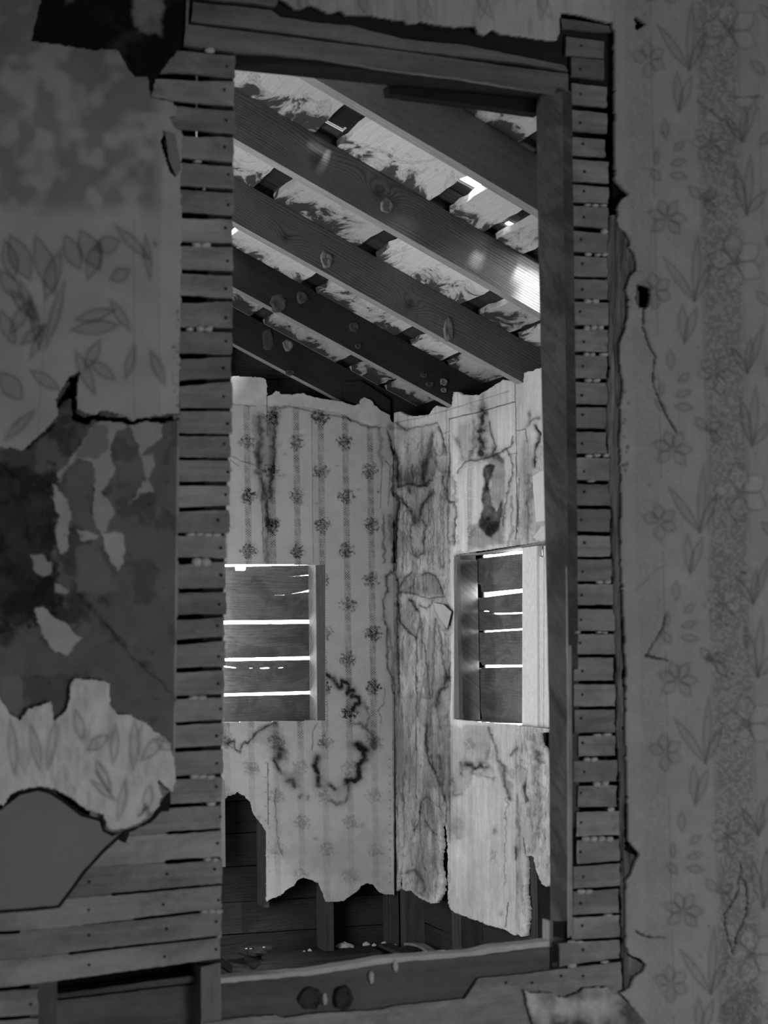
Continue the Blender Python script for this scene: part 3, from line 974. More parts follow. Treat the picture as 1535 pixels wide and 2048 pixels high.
# plaster over the header
X, Y = grid(540, 1236, -50, 100, 2.4)
T = np.full(X.shape, 0.72) * (0.85 + 0.3 * fbm(X, Y, 30, 60, octv=4, seed=31))
T *= 1 - 0.22 * np.clip(fbm(X, Y, 9, 60, octv=3, seed=32) * 3 - 1.5, 0, 1)
T *= np.interp(X, [540, 640, 1100, 1236], [0.6, 0.75, 1.0, 0.8])
for kk in range(5):
    for dx in (0, 26):
        leaf(X, Y, T, 600 + kk * 120 + dx, 40, 610 + kk * 120 - dx, -30, 9, 0.2, 0.08, 2)
hp = [(545, -60), (560, -4), (587, 16), (600, 20), (620, 10), (647, 21), (656, 28), (680, 21), (692, 30), (706, 30), (740, 31), (785, 38), (808, 41), (815, 48), (832, 48), (840, 42), (854, 46), (896, 54), (930, 53), (950, 52), (958, 68),
      (970, 72), (984, 58), (1000, 68), (1060, 76), (1105, 81), (1113, 84), (1118, 70), (1122, 26), (1145, 27), (1222, 45), (1228, 44), (1232, -60)]
mask = poly_field(X, Y, hp, 1, 1.6, 9, 33) > 0.5
grid_obj('papered_plaster', X, Y, mask, PY(YF), (fbm(X, Y, 20, octv=3, seed=34) - .5) * 0.003, T, 0.013, M['paper_front'], wall_front, 0.12)

# fragment of mottled plaster at the bottom
X, Y = grid(1040, 1310, 1960, 2100, 2.4)
T = np.full(X.shape, 0.55) * (0.25 + 1.15 * np.clip(fbm(X, Y, 34, octv=5, seed=41) * 2.2 - 0.55, 0, 1))
fp = [(1048, 1979), (1068, 1986), (1105, 1984), (1119, 1994), (1146, 1991), (1170, 1974), (1217, 1974), (1237, 1991), (1264, 2012), (1298, 2052), (1340, 2120), (1075, 2120), (1066, 2048), (1058, 2025)]
mask = poly_field(X, Y, fp, 1, 2.5, 12, 42) > 0.5
grid_obj('papered_plaster', X, Y, mask, PY(2.888), (fbm(X, Y, 14, octv=3, seed=44) - .5) * 0.006, T, 0.01, M['paper_front'], wall_front, 0.15)

# left: upper papered plaster
X, Y = grid(-300, 372, -50, 960, 2.6)
T = np.full(X.shape, 0.52) * (0.84 + 0.32 * fbm(X, Y, 70, octv=4, seed=51))
ms = fbm(X, Y, 34, 38, octv=2, seed=52)
up = np.clip((440 - Y) / 40, 0, 1) * np.clip((330 - X) / 30, 0, 1)
T *= 1 - up * (0.42 - 0.34 * np.clip(ms * 4 - 1.75, 0, 1))
T *= 1 - 0.25 * np.clip((200 - Y) / 120, 0, 1)
T *= 1 + 0.15 * (X > 322) * (Y > 330)
for (x0, y0, x1, y1, w_) in ((40, 560, 70, 650, 9), (200, 480, 175, 560, 15), (130, 470, 160, 540, 18), (0, 540, 40, 600, 16), (60, 600, 20, 670, 12), (150, 700, 190, 790, 12), (90, 650, 60, 720, 8), (200, 680, 170, 740, 12), (290, 470, 300, 560, 8), (220, 600, 260, 660, 10), (300, 700, 330, 770, 10), (20, 470, 60, 560, 22), (70, 470, 110, 590, 20), (120, 500, 90, 600, 16), (10, 480, 30, 560, 16), (160, 460, 200, 540, 22), (190, 500, 240, 480, 18), (80, 700, 60, 590, 9), (90, 700, 130, 560, 10),
        (20, 580, 75, 640, 12), (150, 640, 230, 620, 12), (140, 660, 240, 650, 14), (0, 620, 30, 690, 14), (0, 745, 45, 800, 20), (230, 450, 300, 520, 10), (220, 560, 260, 540, 14), (70, 820, 10, 880, 10), (180, 720, 230, 760, 12), (120, 780, 60, 740, 12), (40, 690, 90, 650, 10), (250, 760, 270, 690, 9)):
    leaf(X, Y, T, x0, y0, x1, y1, w_, 0.20, 0.20, 4.0)
T *= 1 - 0.2 * np.exp(-((X - 268) / 1.8) ** 2) * (Y > 440)
T *= 1 - 0.12 * np.exp(-((X - 85 + (Y - 700) * 0.05) / 2.5) ** 2) * (Y > 560)
for s_ in range(40):
    blob(X, Y, T, rng.uniform(345, 364), rng.uniform(620, 900), 2.0, 2.5, 0.5, s_)
blob(X, Y, T, 309, 486, 5, 7, 0.5)
lp = [(-340, -60), (56, -60), (84, 0), (62, 80), (190, 99), (213, 95), (237, 98), (256, 135), (270, 150), (298, 153), (301, 193), (318, 197), (345, 200), (360, 224), (366, 270), (362, 350), (364, 480), (362, 640), (360, 750), (359, 826), (330, 830), (300, 834), (262, 838),
      (232, 828), (200, 820), (195, 830), (178, 830), (152, 818), (154, 765), (160, 742), (140, 755), (112, 800), (120, 830), (100, 850), (90, 865), (70, 880), (55, 895), (40, 903), (20, 896), (-10, 897), (-340, 900)]
mask = poly_field(X, Y, lp, 1, 2.2, 12, 53) > 0.5
hole = poly_field(X, Y, zk((990, 770), (975, 840), (1000, 960), (1040, 1040), (1010, 1020), (970, 900), (955, 830)), 1, 1, 8, 3) > 0.5
hole |= poly_field(X, Y, zk((1000, 690), (1040, 680), (1060, 640), (1085, 700), (1070, 770), (1030, 740)), 1, 1.5, 8, 3) > 0.5
mask &= ~hole
grid_obj('papered_plaster', X, Y, mask, PY(YF), (fbm(X, Y, 80, octv=3, seed=54) - .5) * 0.006 + (fbm(X, Y, 10, octv=2, seed=55) - .5) * 0.0008, T, 0.013, M['paper_front'], wall_front, 0.12)

# near-black hole, upper left, with a remnant of paper
X, Y = grid(40, 378, -50, 210, 3)
T = 0.012 + 0.06 * np.clip(fbm(X, Y, 40, octv=4, seed=61) * 2 - 0.9, 0, 1) * np.clip((X - 180) / 60, 0, 1)
rem = poly_field(X, Y, [(262, -20), (330, -20), (326, 20), (322, 60), (318, 72), (300, 66), (276, 62), (268, 40)], 4, 6, 14, 3)
T = T * (1 - rem) + rem * 0.22 * (0.5 + fbm(X, Y, 20, octv=3, seed=63))
rem = poly_field(X, Y, [(125, -30), (150, -30), (145, 4), (130, 8)], 3, 4, 14, 3)
T = T + rem * 0.12
mask = poly_field(X, Y, [(40, -60), (372, -60), (366, 90), (350, 110), (318, 150), (300, 200), (40, 200)], 1, 3, 14, 6) > 0.5
grid_obj('dark_layer', X, Y, mask, PY(2.893), (fbm(X, Y, 30, octv=3, seed=64) - .5) * 0.004, T, 0.006, M['paper_front'], wall_front, 0.02)
slab('torn_edge', [(372, 0), (378, 0), (376, 48), (371, 52)], PY(2.89), 0.01, M['lath'], wall_front, 'v', jag=1)
slab('torn_edge', jagged([(330, 262), (350, 268), (356, 300), (362, 340), (352, 352), (338, 320)], 1, 8, 3), PY(2.878), 0.004, M['shell'], wall_front, 'v')

# left: older coat with remnants of paint and paper
X, Y = grid(-300, 364, 730, 1690, 2.6)
T = np.full(X.shape, 0.20) * (0.72 + 0.56 * fbm(X, Y, 60, octv=4, seed=71))
def patch(pts, val, soft=1.5, warp=3, seed=0, mod=0.2, zf=None):
    f_ = poly_field(X, Y, pts, soft, warp * 1.5, 11, seed)
    globals()['T'] = T * (1 - f_) + f_ * (val * 1.3 if val > 0.3 else val * 0.95) * (1 - mod / 2 + mod * fbm(X, Y, 22, octv=3, seed=seed + 1))
patch([(-300, 900), (110, 940), (120, 1060), (110, 1130), (130, 1200), (60, 1260), (-300, 1260)], 0.075, 4, 14, 1, 0.7)
T *= 1 - 0.4 * np.clip((fbm(X, Y, 34, octv=5, seed=171) - 0.5) * 14, 0, 1) * np.clip((270 - X) / 80, 0, 1)
T *= 1 - 0.3 * np.clip((fbm(X, Y, 46, octv=5, seed=172) - 0.55) * 14, 0, 1)
patch([(-300, 1270), (0, 1300), (50, 1255), (105, 1310), (150, 1250), (200, 1225), (250, 1205), (330, 1215), (345, 1440), (230, 1430), (215, 1350), (150, 1350), (100, 1430), (-300, 1400)], 0.21, 6, 8, 2, 0.4)
patch(zl((330, 870), (560, 560), (720, 500), (830, 520), (960, 540), (960, 640), (870, 690), (840, 740), (900, 740), (910, 800), (870, 880), (910, 960), (850, 960), (760, 1030), (820, 960), (860, 880), (830, 720), (760, 560), (690, 600), (650, 700),
      (680, 850), (600, 960), (650, 1020), (680, 1080), (630, 1150), (610, 1210), (560, 1150), (540, 1080), (560, 900), (540, 780), (480, 760), (400, 800), (370, 880)), 0.36, 1.2, 3, 3, 0.25)
patch(zl((330, 900), (420, 780), (560, 560), (640, 560), (640, 700), (560, 760), (480, 750), (440, 780), (390, 830), (360, 900)), 0.30, 2, 3, 4)
patch(zl((400, 830), (480, 760), (550, 790), (550, 960), (530, 1060), (570, 1180), (480, 1170), (430, 1130), (420, 1020), (380, 950)), 0.21, 1.5, 3, 5)
patch(zl((310, 900), (350, 950), (390, 1000), (420, 1090), (400, 1160), (400, 1300), (360, 1320), (330, 1270), (330, 1180), (345, 1110), (320, 1020)), 0.40, 1.2, 3, 6)
patch(zl((600, 1200), (660, 1190), (735, 1210), (735, 1330), (700, 1420), (660, 1380), (620, 1300)), 0.43, 1.2, 3, 7)
patch(zl((460, 1185), (500, 1190), (580, 1210), (560, 1240), (490, 1250), (470, 1230)), 0.40, 1.2, 3, 8)
patch(zl((175, 1330), (250, 1330), (280, 1360), (310, 1370), (310, 1430), (250, 1455), (200, 1420)), 0.34, 1.5, 3, 9)
patch(zl((325, 1490), (360, 1500), (405, 1540), (390, 1555), (325, 1555)), 0.36, 1.2, 2, 10)
patch(zl((200, 1640), (260, 1630), (300, 1680), (400, 1740), (440, 1800), (490, 1820), (440, 1860), (400, 1930), (300, 1880), (250, 1800), (220, 1720)), 0.46, 1.2, 3, 11)
patch(zl((450, 1270), (560, 1260), (620, 1350), (650, 1440), (640, 1530), (560, 1560), (450, 1540)), 0.25, 3, 4, 12)
patch(zm((130, 0), (520, 0), (540, 60), (490, 150), (470, 130), (480, 60), (410, 60), (390, 170), (320, 260), (300, 160), (180, 180), (140, 110)), 0.155, 2, 4, 13, 0.3)
patch(zm((0, 0), (120, 0), (140, 160), (110, 250), (60, 200), (0, 130)), 0.27, 2, 4, 14, 0.3)
stroke(X, Y, T, [(205, 1240), (260, 1310), (330, 1370), (352, 1400)], 2.5, 0.4, 3, 12, 3)
stroke(X, Y, T, [(160, 1190), (215, 1255), (250, 1290)], 5, 0.4, 5, 12, 8)
blob(X, Y, T, 290, 1330, 16, 10, 0.5, 3)
blob(X, Y, T, 205, 1200, 12, 8, 0.5, 4)
stroke(X, Y, T, zl((480, 220), (440, 290), (370, 400), (330, 470)), 4, 0.8, 4, 12, 2)  # dark lines along the torn paper edge, gap shadow painted in
stroke(X, Y, T, zl((470, 270), (400, 280), (300, 320)), 3, 0.9, 3, 12, 3)
stroke(X, Y, T, zl((310, 560), (250, 620), (160, 700)), 5, 0.9, 4, 12, 4)
for s_ in range(30):
    blob(X, Y, T, rng.uniform(0, 345), rng.uniform(900, 1400), rng.uniform(2, 6), rng.uniform(2, 6), 0.4, s_)
T *= 1 + 1.7 * np.clip(1 - np.abs(X - 354 + (Y - 1100) * 0.012) / 4, 0, 1) * (Y > 840)
xr = np.interp(Y, [730, 1100, 1480, 1690], [361, 358, 352, 345]) + (fbm(X, Y, 6, 14, octv=3, seed=72) - .5) * 5
mask = (X < xr) & (Y < 1570)
mask &= ~(poly_field(X, Y, zl((280, 320), (470, 265), (480, 215), (485, 290), (450, 330), (450, 500), (500, 520), (555, 500), (590, 462), (575, 510), (740, 520), (780, 545), (820, 520), (960, 520), (1060, 500), (1055, 520), (960, 545), (830, 535), (780, 560), (730, 545), (540, 525), (520, 560), (430, 530), (420, 400),
                                (370, 420), (330, 460), (430, 300)), 1, 1.5, 8, 9) > 0.5)
Hh = (fbm(X, Y, 40, octv=3, seed=74) - .5) * 0.004
grid_obj('older_coat', X, Y, mask, PY(2.892), Hh, T, 0.006, M['paper_front'], wall_front, 0.2)

# left: bulging light paper flap, lower down
X, Y = grid(-300, 362, 1340, 1690, 2.4)
T = np.full(X.shape, 0.88) * (0.82 + 0.36 * fbm(X, Y, 30, octv=4, seed=81))
fl_ = zm((-1000, 0), (0, 130), (60, 220), (120, 262), (150, 200), (300, 150), (318, 262), (390, 200), (410, 60), (430, 20), (540, 20), (640, 40), (650, 180), (690, 230), (750, 225), (840, 270), (930, 340), (1000, 390), (1020, 480), (1035, 560), (1015, 690), (965, 655), (925, 625),
         (950, 700), (935, 770), (880, 830), (800, 880), (740, 905), (660, 912), (620, 890), (600, 820), (500, 790), (430, 740), (380, 705), (300, 668), (220, 655), (110, 680), (60, 700), (25, 770), (-1000, 790))
mask = poly_field(X, Y, fl_, 1, 2.2, 10, 82) > 0.5
for (x0, y0, x1, y1, w_) in ((180, 1560, 230, 1600, 6), (175, 1500, 215, 1470, 12), (190, 1520, 220, 1580, 9), (230, 1450, 225, 1530, 8), (270, 1440, 265, 1540, 10), (280, 1520, 330, 1470, 12), (300, 1570, 290, 1620, 10), (20, 1440, 30, 1550, 9), (60, 1450, 80, 1540, 10), (110, 1440, 95, 1540, 8), (250, 1560, 235, 1640, 8), (310, 1480, 345, 1500, 9), (150, 1420, 165, 1480, 10)):
    leaf(X, Y, T, x0, y0, x1, y1, w_, 0.25, 0.12, 3)
Hh = 0.004 + (fbm(X, Y, 30, 50, octv=3, seed=83) - .5) * 0.016
stroke(X, Y, T, zm((560, 560), (600, 620), (640, 690)), 4, 0.45, 2, 10, 1)
stroke(X, Y, T, zm((820, 820), (850, 760), (880, 830)), 5, 0.7, 5, 6, 1)
grid_obj('paper_flap', X, Y, mask, PY(YF), Hh, T, 0.006, M['paper_front'], wall_front, 0.3)

# left: smooth dark board below the flap
bd = zm((-1000, 770), (0, 785), (40, 750), (110, 695), (220, 668), (290, 685), (370, 735), (480, 820), (590, 850), (610, 910), (660, 935), (720, 930), (600, 1040), (500, 1150), (345, 1360), (200, 1375), (0, 1390), (-1000, 1410))
def shrink(pts, d):
    cx = sum(p[0] for p in pts) / len(pts); cy = sum(p[1] for p in pts) / len(pts)
    out = []
    n_ = len(pts)
    for i in range(n_):
        ax, ay = pts[i - 1]; bx, by = pts[(i + 1) % n_]
        L_ = math.hypot(bx - ax, by - ay)
        nx_, ny_ = (by - ay) / L_, -(bx - ax) / L_
        out.append((pts[i][0] - nx_ * d, pts[i][1] - ny_ * d))
    return out
slab('dark_layer', shrink(bd, -3), PY(2.896), 0.003, M['gap_shade'], wall_front)  # black sheet behind the board edge, standing for the gap's shadow
bd = shrink(bd, 4)
slab('patch_board', bd, PY(2.889), 0.006, plain('smooth_grey_board', 0.24, 0.33, 9, 0.001), wall_front, jag=0.7)
slab('dark_layer', jagged(zm((900, 830), (930, 780), (1000, 690), (1000, 720), (990, 800), (950, 800), (880, 870), (760, 920), (740, 985), (700, 970), (720, 920), (820, 890)), 1.5, 7, 3), PY(2.894), 0.004, M['gap_shade'], wall_front)  # black piece standing for the shaded gap below the flap

# ================================================================= FAR ROOM : papered walls
def far_paint(X, Y, T, Hh, right):
    """stains and creases shared by both far walls, laid out where they stand"""
    def S(pts, wd, k, wp=2.0, sd=0, h=0.0, hard=False):
        if not hard and k > 0.45 and wd > 1.5:
            stroke(X, Y, T, pts, wd * 2.6, k * 0.26, wp * 1.6, 14, sd + 3)
            k *= 0.85
        stroke(X, Y, T, pts, wd, k, wp, 9, sd, Hh, h, hard)
    def Pf(pts, k, soft=2.0, wp=3.0, sd=0, mod=0.5):
        f_ = poly_field(X, Y, pts, soft, wp, 12, sd)
        T[...] *= 1 - k * f_ * (1 - mod + 2 * mod * fbm(X, Y, 16, octv=4, seed=sd + 3))
    def Bz(zf, x, y, rx, ry, k, sd=0):
        cx, cy = zf((x, y))[0]
        blob(X, Y, T, cx, cy, rx, ry, k, sd)
    # ---- back wall
    S(z3((330, 400), (345, 520), (340, 640), (310, 700), (345, 780)), 6.5, 0.75, 5, 1)
    S(z3((330, 780), (320, 870), (370, 980), (370, 1080)), 8, 0.6, 6, 2)
    S(z3((370, 980), (380, 1100), (400, 1200), (415, 1380), (390, 1500), (400, 1640)), 4, 0.55, 4, 3)
    S(z3((480, 330), (470, 450), (462, 600), (450, 760), (440, 900), (425, 1050), (400, 1190), (405, 1350)), 4, 0.8, 5, 4)
    S(z3((355, 900), (360, 1300), (370, 1560)), 1.2, 0.6, 2, 5)
    Pf(z3((260, 380), (340, 400), (480, 420), (470, 800), (420, 1100), (440, 1640), (370, 1640), (360, 1100), (300, 850), (290, 600)), 0.3, 3, 5, 6)
    S(z3((400, 215), (402, 560)), 0.9, 0.9, 0.3, 7, hard=True)
    S(z3((778, 380), (786, 900), (792, 1640)), 0.8, 0.5, 0.4, 8, hard=True)
    T[...] *= 1 - 0.07 * ((X > z3((786, 0))[0][0]) & (X < z3((850, 0))[0][0]) & (Y < 1128))
    S(z3((95, 290), (300, 310)), 1.0, 0.5, 2, 9)
    S(z3((90, 770), (160, 820)), 1, 0.6, 1, 9); S(z3((90, 740), (280, 810), (400, 860)), 1.2, 0.5, 3, 9)
    S(z3((460, 320), (620, 310), (780, 355), (900, 385), (1080, 410), (1250, 490), (1360, 490)), 1.8, 0.55, 3, 10, 0.002)
    S(z3((780, 380), (800, 420)), 2, 0.6, 2, 9); Bz(z3, 860, 420, 10, 9, 0.35, 3); S(z3((1080, 405), (1115, 440)), 1.5, 0.8, 1, 4)
    for (a, b) in ((500, 640), (550, 720), (700, 560), (1000, 820), (540, 900), (820, 1140), (1180, 1020)):
        Bz(z3, a, b, 5, 3, 0.3, a)
    Bz(z3, 1347, 1040, 2.2, 2.2, 0.9, 1)
    # corner roll of loose paper
    S(z3((1350, 500), (1370, 600), (1360, 700), (1390, 800)), 4, 0.5, 4, 12)
    S(z3((1420, 530), (1460, 660), (1480, 760), (1470, 900), (1460, 1050)), 3, 0.75, 3, 13, 0.004)
    S(z3((1380, 780), (1365, 1180)), 0.9, 0.6, 0.6, 14); S(z3((1410, 780), (1450, 820), (1435, 1150)), 1.0, 0.6, 1, 14)
    Pf(z3((1370, 780), (1410, 780), (1450, 830), (1435, 1190), (1360, 1190)), -0.06, 1, 1, 14, 0.1)
    S(z3((1490, 1060), (1520, 1100), (1490, 1330), (1480, 1640)), 2.4, 0.9, 3, 15, -0.004)
    S(z3((1400, 1240), (1390, 1400), (1400, 1640)), 2.2, 0.7, 4, 16)
    S(z3((1440, 1240), (1460, 1440)), 5, 0.5, 5, 17)
    S(z6((130, 215), (160, 175), (200, 195), (215, 240)), 2.4, 0.8, 1.5, 18, 0.003)
    S(z6((215, 240), (215, 440), (212, 640), (222, 860), (228, 1080)), 2.2, 0.9, 2.5, 19, -0.004)
    S(z6((130, 220), (138, 330), (105, 400), (112, 480), (120, 560), (140, 650), (135, 820), (140, 950), (175, 1040), (185, 1160)), 2.4, 0.75, 3, 20)
    S(z6((160, 640), (170, 800), (200, 1050)), 3, 0.5, 4, 21)
    S(z6((185, 1160), (183, 1616)), 0.9, 0.8, 0.5, 22, hard=True)
    S(z6((110, 1240), (60, 1300), (100, 1400)), 1.5, 0.4, 3, 23)
    S(z5((1350, 1370), (1400, 1300), (1400, 1180)), 1.2, 0.4, 2, 23)
    # damp marks, back wall
    S(z5((905, 1065), (960, 1095), (1000, 1160), (1030, 1170), (1035, 1110), (1090, 1140), (1100, 1200), (1085, 1220), (1140, 1195), (1125, 1250), (1180, 1260), (1185, 1310), (1145, 1320), (1135, 1365)), 4.4, 1.25, 2.0, 24)
    S(z5((1190, 1300), (1230, 1300), (1260, 1360), (1270, 1430), (1240, 1500)), 3.5, 0.45, 3, 25)
    Pf(z5((920, 1080), (1140, 1200), (1260, 1350), (1290, 1500), (1380, 1700), (1280, 1700), (1180, 1440), (1110, 1250), (1000, 1190)), 0.22, 4, 5, 26)
    S(z5((1150, 1480), (1210, 1490), (1270, 1540), (1300, 1620), (1310, 1700)), 5, 0.65, 5, 27)
    S(z5((1150, 1660), (1200, 1650), (1250, 1700)), 5, 0.9, 2, 28)
    S(z7((1180, 40), (1235, 90), (1235, 160), (1190, 205), (1195, 300), (1160, 345), (1100, 330), (1085, 350)), 5.8, 1.3, 3.0, 29)
    S(z7((1110, 370), (1115, 450), (1070, 520), (1000, 535), (960, 500)), 3.4, 0.6, 2.5, 30)
    Pf(z7((1160, 20), (1330, 100), (1250, 260), (1120, 420), (990, 520), (1000, 400), (1150, 300), (1200, 180)), 0.2, 4, 5, 31)
    Bz(z7, 545, 110, 13, 17, 0.85, 32); S(z7((490, 160), (520, 220), (545, 275)), 3.5, 0.9, 2, 33)
    S(z7((600, 340), (640, 330), (660, 385)), 5.5, 0.9, 3, 34); Pf(z7((520, 250), (700, 260), (700, 400), (600, 370)), 0.25, 5, 5, 35)
    S(z7((850, 150), (830, 215), (850, 290), (855, 375)), 5.5, 1.2, 2.5, 36); Bz(z7, 845, 215, 9, 17, 0.45, 36)
    S(z7((950, 375), (990, 405)), 5, 0.9, 2, 37); Bz(z7, 1220, 715, 7, 7, 0.35, 38); Bz(z7, 835, 825, 5, 4, 0.35, 38)
    S(z7((700, 480), (720, 460)), 3, 0.6, 2, 39); S(z7((765, 460), (768, 490)), 2.5, 0.5, 2, 39)
    S(z5((65, 1650), (85, 1625), (120, 1640), (130, 1700), (165, 1720), (180, 1660), (215, 1635), (235, 1650), (290, 1580), (330, 1540), (400, 1500), (470, 1480)), 2.4, 0.9, 2.5, 40)
    Pf(z5((300, 1580), (340, 1500), (480, 1480), (560, 1600), (540, 1780), (480, 1900), (430, 1700), (280, 1640)), 0.28, 4, 6, 41)
    S(z5((830, 1480), (790, 1540), (785, 1706)), 1.2, 0.55, 1.5, 42)
    S(z7((437, 190), (440, 700)), 1.0, 0.85, 0.3, 43, hard=True); S(z7((500, 400), (510, 800), (560, 960)), 1.3, 0.5, 3, 44)
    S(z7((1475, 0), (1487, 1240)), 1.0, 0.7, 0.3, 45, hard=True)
    for q in range(16):
        Bz(z7, 420 + (q % 2) * 25, 190 + q * 60, 1.6, 1.6, 0.6, q); Bz(z7, 1450, 160 + q * 68, 1.6, 1.6, 0.6, q)
    Pf(z7((560, 900), (900, 850), (1420, 700), (1430, 1150), (1200, 1150), (900, 1100), (600, 1100)), 0.12, 8, 14, 46)
    # ---- right wall
    S(z4((940, 330), (925, 420), (918, 520), (915, 640), (930, 700)), 8.5, 1.1, 4, 50)
    Pf(z4((985, 780), (1030, 790), (1025, 870), (985, 960), (1000, 1010), (1010, 1120), (1050, 1170), (1110, 1080), (1115, 1160), (1080, 1300), (1010, 1390), (950, 1370), (910, 1300), (910, 1200), (935, 1150), (920, 1080), (925, 1000), (955, 930), (925, 880), (930, 820)), 0.88, 2.5, 3, 51, 0.25)
    Pf(z4((840, 1290), (920, 1250), (1110, 1250), (1120, 1440), (800, 1500)), 0.5, 4, 4, 52, 0.4)
    Pf(z4((930, 700), (1040, 690), (1120, 720), (1120, 1100), (1010, 1180), (990, 800)), 0.42, 3, 5, 53, 0.5)
    S(z4((965, 1000), (990, 1100), (1010, 1180), (990, 1230)), 3.2, -0.3, 2, 53)
    Pf(z4((740, 440), (860, 420), (880, 620), (820, 740), (700, 800), (760, 700), (690, 580)), 0.25, 4, 6, 54, 0.6)
    S(z4((700, 560), (740, 640), (760, 730)), 4, 0.35, 4, 54); S(z4((860, 440), (850, 640), (820, 720)), 3.5, 0.4, 4, 55)
    S(z4((840, 230), (830, 320)), 6, 0.35, 4, 56); S(z4((940, 190), (925, 300)), 6, 0.5, 4, 57)
    Pf(z4((230, 490), (560, 430), (520, 540), (490, 760), (440, 900), (430, 960), (240, 960), (215, 700)), 0.25, 4, 6, 58, 0.7)
    Pf(z4((215, 610), (400, 590), (430, 700), (420, 820), (230, 880)), -0.5, 5, 5, 58, 0.2)
    for (a, b, c_, k) in ((240, 840, 960, 0.8), (262, 800, 970, 0.6), (290, 850, 960, 0.5), (345, 790, 950, 0.75), (375, 820, 940, 0.4), (435, 760, 940, 0.9), (455, 740, 850, 0.6)):
        S(z4((a, b), (a + 3, c_)), 2.6, k, 3, a)
    S(z4((505, 530), (490, 640), (470, 740), (440, 800), (430, 930)), 5, 0.7, 4, 59)
    S(z4((160, 480), (230, 470), (300, 490)), 6, 0.45, 5, 60); S(z4((215, 440), (285, 495)), 1.6, 0.8, 1, 60)
    S(z4((180, 640), (205, 690), (222, 760), (220, 915)), 3, 0.95, 2, 61, -0.005)
    S(z4((230, 975), (320, 960), (350, 950), (400, 965), (470, 945), (510, 915)), 2, 0.75, 4, 62, 0.003)
    Bz(z4, 328, 1005, 5, 7, 0.85, 63); S(z4((400, 965), (465, 955)), 2.6, 0.9, 1.5, 64)
    S(z4((260, 1075), (300, 1130), (335, 1165), (355, 1215), (362, 1265)), 4, 0.9, 2, 65)
    S(z4((515, 1020), (480, 1060), (445, 1100), (415, 1160), (405, 1245)), 4.2, 0.9, 2.5, 66)
    S(z4((340, 1280), (332, 1420), (350, 1520), (395, 1552), (432, 1510), (440, 1400), (455, 1290), (435, 1240)), 1.8, 0.7, 2.5, 67)
    S(z4((195, 1040), (235, 1090), (215, 1250), (205, 1400), (205, 1659)), 2.2, 0.9, 2, 68, -0.004)
    for xx in (265, 300, 475, 500, 520, 585, 610):
        S(z4((xx, 1000), (xx + 4, 1300), (xx - 2, 1659)), 1.3, 0.45, 3, xx)
    S(z4((652, 400), (655, 700), (650, 900)), 0.9, 0.8, 0.4, 69, hard=True)
    S(z4((628, 320), (630, 500), (628, 880)), 0.8, 0.5, 0.4, 69, hard=True)
    S(z4((1200, 105), (1212, 690), (1220, 1150), (1205, 1400)), 1.0, 0.9, 0.8, 70, hard=True)
    S(z4((655, 405), (900, 350), (1200, 262)), 1.2, 0.95, 0.6, 71, hard=True)
    S(z4((190, 440), (400, 400), (650, 330), (880, 260), (1150, 175)), 1.0, 0.5, 1, 72)
    S(z4((290, 500), (560, 435), (580, 520)), 1.4, 0.6, 1.5, 73); S(z4((580, 540), (660, 505)), 1.2, 0.5, 1.5, 73)
    S(z4((560, 470), (600, 580), (620, 685)), 1.8, 0.8, 2, 74, -0.003); S(z4((530, 690), (570, 715), (610, 690), (600, 600)), 1.5, 0.5, 2, 75)
    S(z4((530, 760), (580, 840), (640, 850)), 3, 0.5, 4, 75)
    S(z4((585, 880), (610, 950), (630, 1040), (640, 1090), (690, 1110), (705, 1180), (695, 1300), (690, 1440)), 2.4, 0.85, 3, 76, -0.004)
    S(z4((645, 800), (640, 1000), (650, 1440)), 1.2, 0.6, 2, 77); S(z4((690, 900), (700, 1100)), 4, 0.45, 5, 78)
    S(z4((720, 860), (800, 755), (920, 745), (1010, 715), (1060, 690), (1130, 660), (1170, 630), (1180, 560)), 1.8, 0.8, 3, 79, 0.003)
    S(z4((990, 430), (1005, 530), (1030, 600), (1045, 630), (1010, 700)), 2, 0.8, 1.5, 80); Bz(z4, 1020, 650, 5, 10, 0.6, 81)
    S(z4((1030, 730), (1060, 700), (1085, 760)), 3, 0.8, 4, 81)
    S(z4((1130, 660), (1170, 720), (1190, 800), (1175, 880), (1155, 960), (1135, 1050), (1110, 1300)), 2, 0.75, 3, 82, 0.003)
    S(z4((1150, 700), (1220, 690)), 1.2, 0.6, 1, 82); S(z4((1220, 505), (1290, 490), (1300, 600)), 1.2, 0.7, 1, 83)
    S(z4((1240, 900), (1230, 1000), (1220, 1300)), 1.4, 0.6, 2, 84); S(z4((1300, 460), (1340, 420), (1400, 390)), 3, 0.6, 4, 85)
    S(z4((1365, 460), (1400, 520), (1395, 590), (1365, 660), (1355, 800)), 3, 1.1, 2, 86, -0.004)
    S(z4((1330, 880), (1320, 980), (1310, 1150), (1330, 1300)), 6, 0.5, 6, 87); Bz(z4, 1320, 370, 4, 10, 0.7, 88)
    S(z4((1180, 1050), (1180, 1300), (1150, 1480)), 2, 0.5, 4, 89)
    # lower right wall
    S(z6((228, 335), (245, 265), (285, 215), (330, 185)), 2.6, 0.85, 2, 90); S(z6((420, 200), (465, 178), (530, 210), (572, 290), (588, 350)), 2.6, 0.85, 2, 91)
    Pf(z6((228, 345), (250, 260), (320, 195), (360, 260), (400, 190), (430, 210), (470, 180), (540, 220), (585, 350), (470, 380), (300, 350)), 0.36, 2, 3, 92, 0.5)
    for xx in (320, 350, 385, 425, 450):
        S(z6((xx, 190), (xx + 3, 320)), 1.8, 0.4, 3, xx)
    S(z6((230, 345), (300, 340), (470, 390), (600, 380)), 1.6, 0.6, 2, 93)
    S(z6((222, 440), (240, 570), (280, 630), (335, 675), (370, 712)), 2.8, 0.9, 2, 94); S(z6((370, 712), (398, 630), (402, 520), (385, 480)), 2.2, 0.7, 3, 95)
